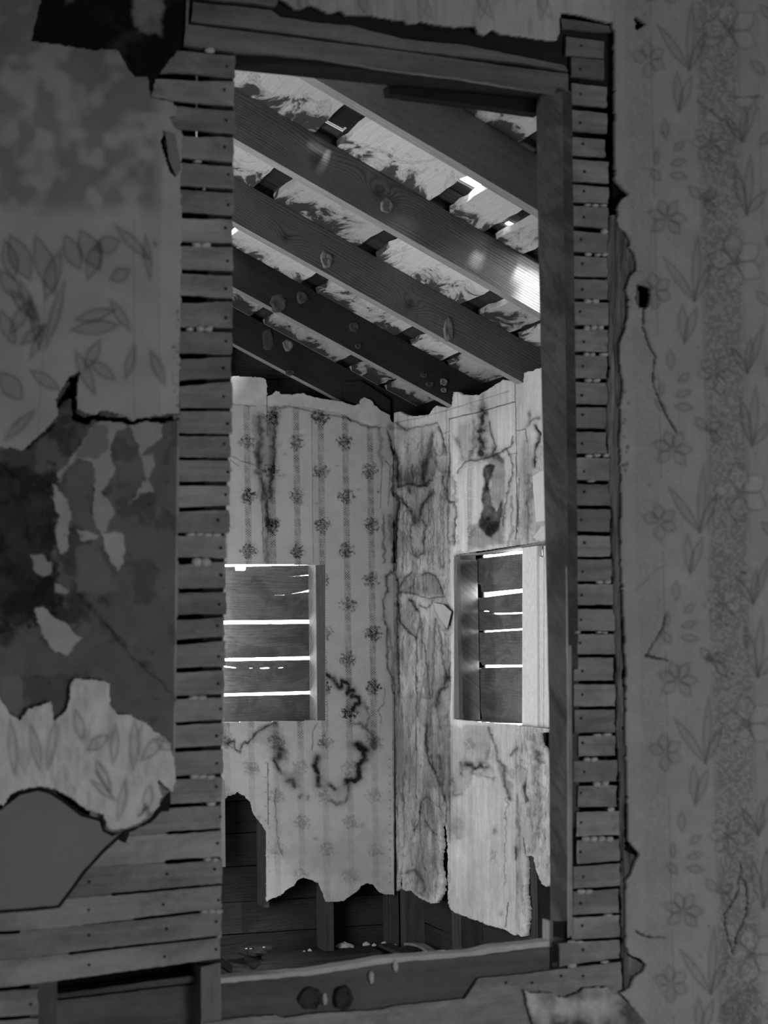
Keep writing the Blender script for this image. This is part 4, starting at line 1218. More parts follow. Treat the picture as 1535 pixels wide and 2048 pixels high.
    S(z6((320, 405), (350, 425), (375, 480)), 4, 0.95, 2, 96); S(z6((400, 450), (450, 470), (490, 440), (500, 400)), 1.6, 0.7, 2, 97)
    Pf(z6((505, 425), (590, 440), (655, 500), (620, 635), (555, 550)), 0.28, 1, 1, 98, 0.2); S(z6((655, 500), (620, 635)), 1.6, 0.9, 0.5, 98)
    Pf(z6((230, 440), (330, 420), (390, 500), (395, 620), (370, 700), (250, 590)), 0.22, 2, 3, 99, 0.6)
    S(z6((375, 715), (368, 900), (372, 1100), (380, 1340)), 1.6, 0.75, 2.5, 100); S(z6((410, 560), (425, 730), (450, 820), (468, 1000), (478, 1200)), 1.9, 0.75, 2.5, 101)
    S(z6((525, 560), (520, 760), (515, 950), (500, 1190)), 1.8, 0.7, 2.5, 102); S(z6((555, 600), (580, 760), (595, 930), (622, 1030)), 2, 0.7, 3, 103)
    S(z6((615, 1030), (590, 1110), (550, 1170), (530, 1260)), 4.5, 0.8, 3, 104); Bz(z6, 550, 1180, 6, 12, 0.5, 105)
    S(z6((265, 690), (262, 1010)), 1.4, 0.5, 1.5, 106); S(z6((235, 650), (240, 1300)), 1.2, 0.4, 2, 107); S(z6((630, 940), (635, 1060)), 1.5, 0.6, 1.5, 107)
    S(z6((440, 1000), (405, 1160), (385, 1330)), 1.4, 0.45, 2, 108); S(z6((470, 1230), (450, 1400), (455, 1616)), 2.5, 0.5, 4, 109)
    S(z6((365, 1340), (368, 1616)), 1.0, 0.6, 0.6, 110)
    S(z8((440, 40), (440, 190), (460, 310), (510, 410), (545, 490), (575, 560), (592, 640)), 3, 0.85, 3, 111)
    Pf(z8((445, 40), (930, 40), (945, 180), (915, 345), (800, 400), (800, 490), (700, 600), (600, 640), (560, 480), (470, 320)), 0.26, 3, 5, 112, 0.6)
    S(z8((935, 60), (960, 150), (990, 200), (1000, 310), (1060, 370), (1050, 480), (1090, 620)), 3, 0.7, 3, 113)
    Pf(z8((1000, 320), (1075, 360), (1070, 460), (1110, 500), (1110, 640), (1070, 630), (1030, 480)), 0.33, 2.5, 4, 114, 0.5)
    S(z8((755, 355), (830, 370), (920, 365)), 5.5, 0.95, 5, 115); S(z8((790, 395), (800, 410), (900, 430), (980, 460)), 4, 0.4, 6, 116)
    S(z8((720, 340), (722, 430)), 3.5, 0.6, 3, 117); S(z8((545, 280), (560, 400), (575, 500)), 4, 0.6, 4, 118); S(z8((650, 470), (660, 590), (720, 590)), 4, 0.45, 4, 119)
    Bz(z8, 680, 860, 18, 26, 0.45, 120); Bz(z8, 973, 875, 4, 7, 0.6, 121); Bz(z8, 570, 320, 5, 14, 0.3, 121)
    S(z8((1330, 260), (1300, 420), (1310, 600), (1330, 700), (1310, 860)), 7, 0.45, 6, 122); S(z8((1280, 130), (1290, 220), (1340, 340)), 6, 0.5, 6, 122)
    S(z8((1110, 280), (1160, 220)), 3, 0.8, 2, 123); S(z8((1070, 620), (1070, 900), (1060, 1300)), 2, 0.45, 4, 124); S(z8((1150, 600), (1170, 900)), 4, 0.4, 4, 125)
    S(z8((360, 60), (362, 400), (358, 620)), 1.2, 0.6, 0.8, 126); S(z8((262, 420), (265, 1000)), 1.4, 0.45, 2, 127)
    S(z8((345, 870), (390, 790), (385, 720), (400, 640), (430, 610)), 1.8, 0.8, 2, 128); S(z8((430, 790), (470, 850), (515, 900)), 1.6, 0.7, 2, 129)
    Pf(z8((400, 650), (470, 640), (555, 730), (560, 800), (540, 1380), (420, 1400), (420, 900)), 0.2, 2, 4, 130, 0.6)
    S(z8((280, 1200), (345, 1185), (390, 1220), (415, 1290), (405, 1370)), 3.5, 0.7, 3, 131); S(z8((395, 800), (400, 1000), (420, 1180)), 1.6, 0.5, 3, 132)
    S(z8((440, 600), (560, 700), (575, 760)), 2.2, 0.5, 4, 133); S(z8((1145, 1000), (1150, 1100)), 1.6, 0.9, 1, 134); S(z8((1085, 1440), (1065, 1640)), 1.5, 0.8, 2, 135)
    S(z8((1200, 930), (1222, 1070)), 1.5, 0.8, 1, 136); Bz(z8, 1028, 1530, 4, 7, 0.4, 137)
    S(z8((600, 640), (598, 800)), 1.4, 0.7, 1, 138)


# ---- back wall covering
X, Y = grid(436, 796, 744, 1816, 1.3)
T = np.full(X.shape, 0.53) * (1 + 0.16 * np.clip((Y - 1440) / 100, 0, 1))
T *= 0.93 + 0.14 * fbm(X, Y, 50, octv=4, seed=201)
T *= 0.95 + 0.10 * fbm(X, Y, 2.6, octv=2, seed=202)
low = np.clip((Y - 1440) / 90, 0, 1)
for k_ in range(-1, 6):
    cx = 494 + 49.1 * k_ + (Y - 885) * 0.014
    u_ = X - cx
    vis = (1 - 0.55 * low) * (0.6 + 0.8 * np.clip(fbm(X, Y, 28, octv=3, seed=203 + k_), 0, 1))
    latt = ((np.sin(2 * np.pi * (u_ + Y) / 4.9) + np.sin(2 * np.pi * (u_ - Y) / 4.9)) > 0.35)
    wdt = 6.2 + 1.0 * np.sin(2 * np.pi * Y / 4.9)
    bandm = np.clip(wdt - np.abs(u_) + 0.5, 0, 1)
    T *= 1 - vis * bandm * (0.12 + 0.58 * latt)
    first = 885 if k_ % 2 == 0 else 942
    for q in range(-2, 10):
        cy = first + 108.4 * q
        r2 = ((X - cx - (1 if q % 2 else -1)) / 22) ** 2 + ((Y - cy) / 20) ** 2
        env = np.exp(-r2 * 1.1)
        nn = fbm(X, Y, 4.2, octv=2, seed=210 + k_ * 5 + q)
        sp = np.clip((env * (0.15 + nn * 1.75) - 0.52) * 5.0, 0, 1)
        T *= 1 - vis * sp * (0.32 + 0.36 * (vnoise(X / 2.3, Y / 2.3, 5 + q) > 0.5)) - vis * 0.10 * np.clip(env * 1.6 - 0.4, 0, 1)
Hh = (fbm(X, Y, 40, octv=3, seed=220) - .5) * 0.003 + (fbm(X, Y, 6, octv=2, seed=221) - .5) * 0.0005
# bare plaster band along the broken top
topb = np.interp(X, [436, 460, 534, 560, 625, 680, 745, 770, 796], [812, 812, 812, 816, 817, 830, 855, 855, 860]) + (fbm(X, Y, 9, octv=3, seed=222) - .5) * 8
bare = np.clip((topb - Y) / 2, 0, 1)
T = T * (1 - bare) + bare * 0.60 * (0.80 + 0.35 * fbm(X, Y, 14, octv=4, seed=223))
Hh -= bare * 0.002
far_paint(X, Y, T, Hh, False)
# lighter broken rim just above the torn bottom
topo = z3((-20, 45), (80, 45), (350, 60), (390, 75), (400, 90), (402, 218), (440, 210), (480, 172), (508, 178), (522, 200), (620, 205), (700, 193), (780, 220), (880, 245), (960, 250), (1060, 272), (1150, 300), (1190, 285), (1200, 245), (1240, 230), (1290, 252), (1320, 290), (1360, 335), (1420, 365), (1455, 385), (1462, 445), (1530, 445))
boto = z7((1530, 1150), (1515, 1240), (1485, 1290), (1380, 1278), (1310, 1205), (1270, 1195), (1215, 1215), (1190, 1250), (1130, 1295), (1080, 1335), (1000, 1348), (920, 1345), (900, 1290), (870, 1230), (855, 1190), (800, 1165), (730, 1148), (690, 1165), (655, 1215), (600, 1245), (540, 1293), (450, 1330), (425, 1350), (428, 760),
          (390, 700), (345, 655), (310, 600), (300, 520), (240, 470), (190, 440), (110, 470), (80, 492), (-40, 500))
m = poly_field(X, Y, topo + boto, 1.0, 1.6, 7, 230)
rim = np.clip(1 - np.abs(seg_dist(X, Y, boto[:-3]) - 2) / 6, 0, 1) * (Y > 1560)
T = T * (1 - rim * 0.6) + rim * 0.6 * 0.62 * (0.7 + 0.6 * fbm(X, Y, 5, octv=3, seed=231))
win = (X < 651) & (Y > np.interp(X, [450, 640], [1129, 1130.5])) & (Y < np.interp(X, [450, 650], [1444, 1440]))
mask = (m > 0.5) & ~win & (X < 789.5)
grid_obj('papered_plaster', X, Y, mask, PY(YB), Hh, T, 0.014, M['paper'], wall_back, 0.5)

# ---- right wall covering
X, Y = grid(783, 1112, 728, 1884, 1.3)
T = np.full(X.shape, 0.72)
T *= 0.88 + 0.24 * fbm(X, Y, 50, 90, octv=4, seed=301)
T *= 0.84 + 0.32 * fbm(X, Y, 3.2, 90, octv=3, seed=302)
T *= 0.95 + 0.1 * fbm(X, Y, 2.6, octv=2, seed=303)
for (cx0, ya, yb_, k_) in ((843, 1010, 1110, 0.35), (940, 900, 1090, 0.6), (1052, 880, 1080, 0.35), (870, 1060, 1300, 0.2), (940, 1540, 1800, 0.2), (990, 1540, 1800, 0.15), (815, 1150, 1560, 0.2), (1000, 1500, 1800, 0.12)):
    u_ = X - cx0
    latt = ((np.sin(2 * np.pi * (u_ * 1.2 + Y) / 4.9) + np.sin(2 * np.pi * (u_ * 1.2 - Y) / 4.9)) > 0.35)
    T *= 1 - k_ * np.clip(6 - np.abs(u_), 0, 1) * (0.2 + 0.6 * latt) * ((Y > ya) & (Y < yb_))
for s_ in range(22):
    cx, cy = rng.uniform(800, 1080), rng.uniform(880, 1780)
    env = np.exp(-(((X - cx) / 12) ** 2 + ((Y - cy) / 15) ** 2))
    T *= 1 - np.clip((env * (0.15 + 1.75 * fbm(X, Y, 4.5, octv=2, seed=310 + s_)) - 0.5) * 5, 0, 1) * 0.25
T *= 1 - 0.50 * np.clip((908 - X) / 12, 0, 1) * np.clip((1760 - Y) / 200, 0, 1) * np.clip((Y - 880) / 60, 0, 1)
T *= 0.86 + 0.28 * fbm(X, Y, 36, 70, octv=3, seed=304)
Hh = (fbm(X, Y, 24, 90, octv=3, seed=320) - .5) * 0.010 + (fbm(X, Y, 4, 60, octv=3, seed=321) - .5) * 0.003
reg = np.clip((X < 900) * 1.0 + (Y > 1450) * 0.22 + (X > 1030) * 0.7, 0, 1) * np.clip((Y - 850) / 40, 0.3, 1)
for (sx_, sy_, sd_, k_) in ((19, 130, 340, 0.36), (11, 75, 341, 0.22), (34, 80, 342, 0.30)):
    f_ = fbm(X, Y, sx_, sy_, octv=5, seed=sd_)
    for lev in (0.42, 0.56):
        ln = np.exp(-((f_ - lev) / 0.012) ** 2)
        T *= 1 - k_ * ln * reg * np.clip(fbm(X, Y, 40, octv=2, seed=sd_ + 7) * 3 - 0.9, 0, 1)
        Hh -= 0.0022 * ln * reg
    T *= 1 - 0.20 * np.clip((0.47 - f_) * 12, 0, 1) * reg
f_ = fbm(X, Y, 5, 26, octv=4, seed=345)
T *= 1 - 0.35 * reg * np.clip((f_ - 0.60) * 9, 0, 1)
flat = np.clip((900 - Y) / 30, 0, 1) * (X > 897)
Hh *= 1 - 0.7 * flat
far_paint(X, Y, T, Hh, True)
topr = z4((180, 350), (235, 345), (300, 372), (350, 380), (420, 375), (480, 365), (520, 310), (545, 292), (640, 312), (670, 300), (685, 180), (720, 178), (760, 205), (850, 205), (900, 205), (940, 178), (1020, 128), (1060, 105), (1100, 75), (1140, 78), (1190, 100), (1262, 105), (1270, 60), (1275, 20), (1350, 0), (1430, -30), (1560, -60))
botr = z8((1520, 1300), (1425, 1300), (1390, 1315), (1350, 1290), (1300, 1180), (1280, 1078), (1250, 1070), (1222, 1072), (1228, 1200), (1228, 1380), (1246, 1490), (1232, 1640), (1225, 1702), (1190, 1706), (1155, 1680), (1150, 1700), (1100, 1680), (1060, 1650), (950, 1628), (850, 1588), (760, 1560), (680, 1530), (620, 1490), (607, 1440),
          (606, 1000), (594, 930), (586, 830), (562, 790), (558, 900), (566, 1000), (552, 1120), (566, 1190), (581, 1250), (572, 1370), (520, 1445), (470, 1445), (400, 1420), (360, 1390), (310, 1345), (275, 1350), (250, 1338), (243, 1240), (240, 1130), (228, 1200), (218, 1340), (170, 1360))
m = poly_field(X, Y, topr + botr, 1.0, 1.4, 7, 330)
rim = np.clip(1 - np.abs(seg_dist(X, Y, botr) - 2) / 6, 0, 1) * (Y > 1650)
T = T * (1 - rim * 0.6) + rim * 0.6 * 0.66 * (0.6 + 0.8 * fbm(X, Y, 5, octv=3, seed=331))
winr = (X > 907) & (Y > np.interp(X, [905, 1095], [1110, 1082])) & (Y < np.interp(X, [905, 1043, 1095], [1438, 1451, 1457]))
hole = poly_field(X, Y, z8((1340, 100), (1440, 105), (1440, 300), (1395, 260), (1360, 215), (1335, 150)), 1, 1.5, 8, 332) > 0.5
mask = (m > 0.5) & ~winr & ~hole & (X > 786.5)
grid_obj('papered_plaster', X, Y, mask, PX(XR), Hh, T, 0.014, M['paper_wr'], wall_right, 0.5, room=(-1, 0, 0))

# bright loose paper flap near the jamb, and other flaps
slab('paper_flap', jagged(z4((1345, 885), (1400, 850), (1480, 810), (1480, 1250), (1375, 1262), (1360, 1100), (1350, 1000)), 0.6, 10, 3), PX(XR - 0.03), 0.003, plain('pale_paper', 0.75, 0.9, 30, 0.0005), wall_right, 'v')
slab('paper_flap', jagged(z4((1350, 1390), (1420, 1300), (1480, 1290), (1480, 1410), (1400, 1415)), 0.6, 8, 4), PX(XR - 0.025), 0.003, plain('pale_paper', 0.7, 0.85, 30, 0.0005), wall_right, 'v')
slab('paper_flap', jagged(z8((1160, 520), (1190, 480), (1185, 570), (1215, 640), (1180, 655), (1175, 590)), 0.5, 6, 5), PX(XR - 0.02), 0.002, M['plaster'], wall_right, 'v')
slab('lifted_paper', jagged(z6((505, 425), (590, 440), (655, 500), (620, 633), (555, 545)), 0.4, 8, 6), PX(XR - 0.012), 0.002, plain('brown_paper', 0.28, 0.42, 60, 0.0008), wall_right, 'v')

# beyond the view of the opening the walls go on plain
box('plaster_field', -0.6, 1.69, YB, YB + 0.014, 0.45, 2.55, M['shell'], wall_back)
box('plaster_field', XR, XR + 0.014, 3.0, 4.98, 0.35, 2.2, M['shell'], wall_right, 'y')

# ================================================================= FAR ROOM : framing behind the torn plaster
YS = 6.62     # sheathing boards of the back wall
seam_l = [1540, 1604, 1669, 1735, 1806, 1871, 1936]
seam_r = [1512, 1580, 1648, 1716, 1786, 1846, 1906]
for i in range(6):
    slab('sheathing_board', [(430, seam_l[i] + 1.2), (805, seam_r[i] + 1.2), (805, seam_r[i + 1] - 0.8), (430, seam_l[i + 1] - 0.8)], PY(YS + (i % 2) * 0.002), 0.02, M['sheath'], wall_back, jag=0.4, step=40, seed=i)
for i in range(7):
    slab('sheathing_board', [(430, 700 + i * 62), (805, 690 + i * 62), (805, 750 + i * 62), (430, 760 + i * 62)], PY(YS + (i % 2) * 0.002), 0.02, M['sheath'], wall_back) if i < 2 else None
# black paper outside, leaving the window openings free
WX0, WX1, WZ0, WZ1 = 1.30, 2.10, 0.985, 1.645
for (x0, x1, z0, z1) in ((-0.7, WX0, -0.1, 4.0), (WX1, 2.6, -0.1, 4.0), (WX0, WX1, -0.1, WZ0), (WX0, WX1, WZ1, 4.0)):
    box('building_paper', x0, x1, YS + 0.024, YS + 0.03, z0, z1, M['tar'], wall_back)
XS = XR + 0.104
PW0, PW1 = 5.35, 5.875
for i in range(7):
    # right wall sheathing below the plaster
    y0 = 1700 + i * 62
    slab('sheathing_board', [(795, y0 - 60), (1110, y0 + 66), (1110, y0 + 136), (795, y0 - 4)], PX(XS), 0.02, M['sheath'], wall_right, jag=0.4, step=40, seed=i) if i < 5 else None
for (y0, y1, z0, z1) in ((3.0, PW0, -0.1, 2.32), (PW1, 6.66, -0.1, 2.32), (PW0, PW1, -0.1, 0.97), (3.0, 5.46, 0.9, 1.04), (PW0, PW1, 1.64, 2.32)):
    box('building_paper', XS + 0.024, XS + 0.03, y0, y1, z0, z1, M['tar'], wall_right)


def px_stud(p0, p1, yy, name='stud', parent=wall_back, depth=0.09):
    (xa, ya), (xb, yb) = p0, p1
    a_ = hit((xa + xb) / 2 * 1.0, (ya + yb) / 2, PY(yy))
    return a_


def stud_y(pxa, pxb, py0, py1):
    """stud of the back wall: front face between two columns"""
    a_ = hit(pxa, (py0 + py1) / 2, PY(YB + 0.017)); b_ = hit(pxb, (py0 + py1) / 2, PY(YB + 0.017))
    return box('stud', a_[0], b_[0], YB + 0.017, YS - 0.002, 0.08, 2.12, M['stud'], wall_back, 'z')
for q in ((648, 667), (783, 797)):
    stud_y(q[0], q[1], 1780, 1903)
box('stud', *(lambda a_, b_: (a_[0], b_[0]))(hit(527, 1700, PY(YB + 0.017)), hit(537, 1700, PY(YB + 0.017))), YB + 0.017, YS - 0.002, 0.28, 0.95, M['stud'], wall_back, 'z')


def stud_x(pxa, pxb, py, top=2.12):
    a_ = hit(pxa, py, PX(XR + 0.017)); b_ = hit(pxb, py, PX(XR + 0.017))
    return box('stud', XR + 0.017, XS - 0.002, b_[1], a_[1], 0.0, top, M['stud'], wall_right, 'z')
stud_x(903, 921, 1850)
stud_x(1050, 1074, 1800, 0.9)
box('corner_post', XR + 0.02, XS, 6.47, YS, 0.0, 2.12, M['stud'], wall_right, 'z')
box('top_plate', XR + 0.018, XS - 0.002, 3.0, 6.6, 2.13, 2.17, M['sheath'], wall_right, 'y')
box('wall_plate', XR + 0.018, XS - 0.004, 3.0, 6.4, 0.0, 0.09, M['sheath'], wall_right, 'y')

# sole plate carrying rubble
box('sole_plate', 1.2, 1.675, 6.40, 6.60, -0.03, 0.062, M['sheath'], wall_back)
box('sole_plate', 1.69, 2.30, 6.41, 6.60, -0.03, 0.092, M['sheath'], wall_back)

# ================================================================= WINDOW 1 (back wall)
def wslab(name, poly, plane, d, mat, par, grain='h', **k):
    return slab(name, poly, plane, d, mat, par, grain, **k)
PW = PY(YS)
seed = 1
wslab('board', [[(440, 1134), (470, 1133), (471, 1141), (491, 1141), (492, 1133), (560, 1131), (650, 1130), (650, 1147), (617, 1149.5), (600, 1151.5), (540, 1156), (500, 1160), (440, 1163)],
                [(440, 1163), (500, 1160), (540, 1156), (600, 1151.6), (617, 1151), (650, 1149), (650, 1176), (617, 1180), (598, 1185), (570, 1190), (440, 1190)],
                [(440, 1190), (570, 1190.2), (598, 1185.4), (617, 1183.6), (650, 1182), (650, 1240), (617, 1240), (440, 1241.5)]], PW, 0.018, M['winboard'], window_1)
wslab('board', [(440, 1248.5), (617, 1247), (650, 1246.5), (650, 1312), (617, 1313), (456, 1316.5), (440, 1317)], PW, 0.018, M['winboard'], window_1, jag=0.3)
wslab('board', [[(440, 1322.5), (617, 1319.5), (650, 1319), (650, 1334), (568, 1335.4), (562, 1335.0), (556, 1336), (541, 1336), (536, 1335), (524, 1335.6), (520, 1336.4), (506, 1336.4), (503, 1335.4), (499, 1336.2), (474, 1336), (468, 1334.2), (450, 1331.8), (440, 1332)],
                [(440, 1334), (450, 1334.4), (468, 1336), (474, 1336.1), (499, 1336.3), (503, 1336.9), (506, 1336.5), (520, 1336.5), (524, 1337.6), (536, 1337.6), (541, 1336.1), (556, 1336.1), (562, 1336.4), (568, 1335.5), (650, 1334.3), (650, 1382), (617, 1382.5), (440, 1387.5)]], PW, 0.018, M['winboard'], window_1)
wslab('board', [(440, 1393), (617, 1388.5), (650, 1388), (650, 1450), (440, 1452)], PW, 0.018, M['winboard'], window_1, jag=0.3)
# right reveal and inner stop
xr_ = hit(632, 1280, PY(YB + 0.03))[0]
box('jamb', xr_ - 0.002, xr_ + 0.05, YB + 0.018, YS, 0.95, 1.66, M['reveal'], window_1, 'z')
c0 = hit(632.5, 1280, PY(YB + 0.012)); c1 = hit(650.5, 1280, PY(YB + 0.012))
box('casing', c0[0], c1[0], YB + 0.010, YB + 0.017, hit(640, 1441, PY(YB))[2], hit(640, 1130, PY(YB))[2], M['casing'], window_1, 'z')
box('window_head', 1.2, c1[0], YB + 0.016, YB + 0.085, hit(600, 1129, PY(YB))[2] + 0.004, hit(600, 1129, PY(YB))[2] + 0.03, M['reveal'], window_1)
box('window_sill', 1.2, c1[0], YB + 0.016, YS, hit(600, 1443, PY(YB))[2] - 0.03, hit(600, 1443, PY(YB))[2] - 0.002, M['sheath'], window_1)

# ================================================================= WINDOW 2 (right wall)
PWX = PX(XS)
def zw(*p):
    return z6(*p)
wslab('board', zw((860, 72), (905, 64), (1240, 26), (1240, 309), (905, 344), (897, 330), (893, 285), (880, 276), (860, 276)), PWX, 0.018, M['winboard'], window_2, jag=0.3)
wslab('board', [zw((860, 386), (905, 384), (1240, 341), (1240, 503), (1228, 504), (1070, 508), (975, 510), (950, 490), (910, 491), (860, 490)),
                zw((860, 497), (910, 499), (955, 499), (978, 520), (1070, 520), (1228, 514), (1240, 513), (1240, 632), (905, 652), (860, 653))], PWX, 0.018, M['winboard'], window_2)
wslab('board', zw((860, 668), (905, 666), (1240, 646), (1240, 928), (905, 930), (893, 905), (860, 903)), PWX, 0.018, M['winboard'], window_2, jag=0.3)
wslab('board', zw((860, 955), (890, 958), (905, 952), (1240, 944), (1240, 1440), (905, 1420), (900, 1340), (888, 1260), (860, 1250)), PWX, 0.018, M['winboard'], window_2, jag=0.3)
# far reveal (faces the camera), stop, head, sill, pale upright
yr_ = hit(916, 1275, PX(XR + 0.018))[1]
box('jamb', XR + 0.018, XS - 0.004, yr_, yr_ + 0.04, 0.94, 1.62, M['reveal'], window_2, 'z')
e0 = hit(907, 1275, PX(XR + 0.006))[1]; e1 = hit(917, 1275, PX(XR + 0.006))[1]
box('casing', XR + 0.003, XR + 0.017, e1, e0, hit(910, 1437, PX(XR))[2], hit(910, 1112, PX(XR))[2], M['casing'], window_2, 'z')
wslab('window_head', zw((680, 38), (900, 20), (1440, -75), (1440, -62), (905, 33), (700, 46)), PX(XR + 0.01), 0.06, M['reveal'], window_2, jag=0.4)
wslab('window_sill', zw((680, 1372), (1225, 1424), (1440, 1446), (1440, 1470), (1225, 1440), (680, 1384)), PX(XR + 0.012), 0.09, M['reveal'], window_2, jag=0.3)
wslab('upright_board', zw((1228, -30), (1345, -60), (1350, 1436), (1226, 1424)), PX(XR + 0.035), 0.02, M['palewood'], window_2, 'v')
wslab('upright_board', zw((1352, 45), (1400, 62), (1394, 1440), (1354, 1436)), PX(XR + 0.045), 0.02, M['palewood'], window_2, 'v')
wslab('upright_board', zw((1398, -30), (1480, -60), (1480, 1446), (1396, 1440)), PX(XR + 0.05), 0.02, M['palewood'], window_2, 'v')

# ================================================================= ROOF
RY = [(3.30, M['rail']), (3.935, None), (4.566, None), (5.207, None), (5.842, None), (6.53, None)]
def raf_uv(px, py, y):
    p = hit(px, py, PY(y))
    ud = np.array((1, 0, -SL)) / math.sqrt(1 + SL * SL)
    vd = np.array((SL, 0, 1)) / math.sqrt(1 + SL * SL)
    return float(p @ ud), float(p @ vd)
k2 = raf_uv(757, 388, 4.566); k2b = raf_uv(640, 310, 4.566)
k3 = raf_uv(818, 610, 5.207); k3b = raf_uv(570, 475, 5.207)
grain2 = wood('rafter_wood_knotty', 0.03, 0.19, ring=125, ringamp=0.46, fine=110, blotch=0.3, vary=0.0, knots=((k2[0], k2[1], 0.035, 0.05), (k2b[0], k2b[1] - 0.02, 0.05, 0.02)), wav=0.7)
grain3 = wood('rafter_wood_ringed', 0.025, 0.16, ring=115, ringamp=0.44, fine=110, blotch=0.3, vary=0.0, knots=((k3[0], k3[1], 0.03, 0.04), (k3b[0], k3b[1], 0.03, 0.03)), wav=0.7)
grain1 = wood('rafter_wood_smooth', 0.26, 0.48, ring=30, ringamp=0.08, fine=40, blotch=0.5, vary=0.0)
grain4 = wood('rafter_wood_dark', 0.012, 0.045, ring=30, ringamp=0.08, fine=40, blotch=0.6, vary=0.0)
M['lit_underside'] = wood('rafter_lit_underside', 0.14, 0.42, ring=60, ringamp=0.2, fine=90, blotch=0.45)  # paler than the faces: light from below painted onto rafter undersides
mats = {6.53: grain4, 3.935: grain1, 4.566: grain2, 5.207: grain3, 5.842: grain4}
ud = (1, 0, -SL); vd = (SL, 0, 1)
def rafter(y, mat, x0=-0.6, x1=2.56, w=0.045, dz=0.0):
    n = 10
    v, f = [], []
    r = random.Random(int(y * 100))
    for i in range(n + 1):
        x = x0 + (x1 - x0) * i / n
        z = raf_z(x) + dz
        wob = r.uniform(-0.0015, 0.0015)
        v += [(x, y, z + wob), (x, y + w, z + wob), (x, y + w, z + 0.147), (x, y, z + 0.147)]
    for i in range(n):
        b = i * 4
        for k in range(4):
            f.append((b + k, b + 4 + k, b + 4 + (k + 1) % 4, b + (k + 1) % 4)[::-1])
    f.append((0, 1, 2, 3)[::-1]); f.append(tuple(n * 4 + k for k in range(4)))
    o = mesh_obj('rafter', v, f, mat, ceiling, ud, vd)
    o.data.materials.append(M['lit_underside'])
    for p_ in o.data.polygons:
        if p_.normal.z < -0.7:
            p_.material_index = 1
    return o
rafs = []
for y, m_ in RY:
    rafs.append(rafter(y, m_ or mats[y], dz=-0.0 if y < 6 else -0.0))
# splice block on the last rafter
slab('rafter_splice', [(690, 764), (722, 762), (780, 800), (780, 830), (690, 800)], PY(6.515), 0.015, M['headwood'], ceiling)

# whitewashed sheathing boards, running across the rafters, gaps between
GX = [(0.78, 0.85), (1.12, 1.185), (1.462, 1.535), (1.815, 1.88), (2.178, 2.245), (2.358, 2.392)]
def roof_pt(x, y, up=0.0):
    return (x, y, raf_z(x) + 0.148 + up)
def roof_board(x0, x1, y0, y1, mat, th=0.02, up=0.0, name='roof_board', jag=0.004, parent=ceiling):
    n = max(2, int((y1 - y0) / 0.05))
    r = random.Random(int(x0 * 1000 + y0 * 77))
    v, f = [], []
    for i in range(n + 1):
        y = y0 + (y1 - y0) * i / n
        a_ = x0 + r.uniform(-jag, jag); b_ = x1 + r.uniform(-jag, jag)
        v += [roof_pt(a_, y, up), roof_pt(b_, y, up), roof_pt(b_, y, up + th), roof_pt(a_, y, up + th)]
    for i in range(n):
        b = i * 4
        for k in range(4):
            f.append((b + k, b + (k + 1) % 4, b + 4 + (k + 1) % 4, b + 4 + k)[::-1])
    f.append((0, 1, 2, 3)); f.append(tuple(n * 4 + k for k in range(4))[::-1])
    return mesh_obj(name, v, f, mat, parent, (0, 1, 0), ud)
edges = [-0.6] + [g for p in GX for g in p] + [2.62]
bounds = [(edges[i], edges[i + 1]) for i in range(0, len(edges), 2)]
for (a_, b_) in bounds:
    # a board is butted over a rafter, so each bay's piece can be told apart
    for (ya, yb) in ((3.0, 3.955), (3.958, 4.588), (4.591, 5.229), (5.232, 5.864), (5.867, 6.66)):
        aa, bb = a_, b_
        bay = (ya, yb)
        if ya == 3.958 or ya == 3.0:
            if abs(a_ - 1.88) < 0.01:
                bb = 1.985
            if abs(a_ - 2.245) < 0.01:
                continue
            if a_ > 2.38:
                aa = 2.245
        roof_board(aa + 0.0, bb, ya, yb, M['white'])
        if abs(a_ - 1.88) < 0.01 and ya in (3.958, 3.0):
            roof_board(2.030, 2.112, ya, yb, M['white'])
            
# shingles over the boards: courses across the slope; trimmed where daylight comes through
holes = [(1.865, 4.36, 0.006), (1.515, 4.52, 0.004), (2.225, 4.465, 0.055), (1.52, 5.76, 0.006), (1.485, 5.70, 0.004), (1.53, 6.2, 0.006), (1.86, 6.28, 0.004), (1.90, 4.40, 0.006), (2.21, 5.00, 0.003), (2.02, 4.48, 0.004)]
for c_ in range(13):
    x1 = 2.66 - c_ * 0.125
    x0 = x1 - 0.25
    y = 3.90 + rng.uniform(-0.05, 0)
    while y < 6.68:
        w_ = rng.uniform(0.10, 0.17)
        ya, yb = y, y + w_ - 0.001
        for (hx, hy, hw) in holes:
            if x0 < hx < x1 and ya - hw < hy < yb + hw:
                if hy - ya > yb - hy:
                    yb = min(yb, hy - hw)
                else:
                    ya = max(ya, hy + hw)
        if yb - ya > 0.01:
            up0 = 0.022
            v = [roof_pt(x0, ya, up0 + 0.006), roof_pt(x1, ya, up0 + 0.012 + 0.006), roof_pt(x1, yb, up0 + 0.012 + 0.006), roof_pt(x0, yb, up0 + 0.006)]
            v += [(p[0], p[1], p[2] + 0.004) for p in v]
            f = [(0, 3, 2, 1)[::-1], (4, 5, 6, 7)[::-1], (0, 1, 5, 4), (1, 2, 6, 5), (2, 3, 7, 6), (3, 0, 4, 7)]
            mesh_obj('shingle', v, [q[::-1] for q in f], M['shingle'], ceiling, ud, (0, 1, 0))
        y += w_
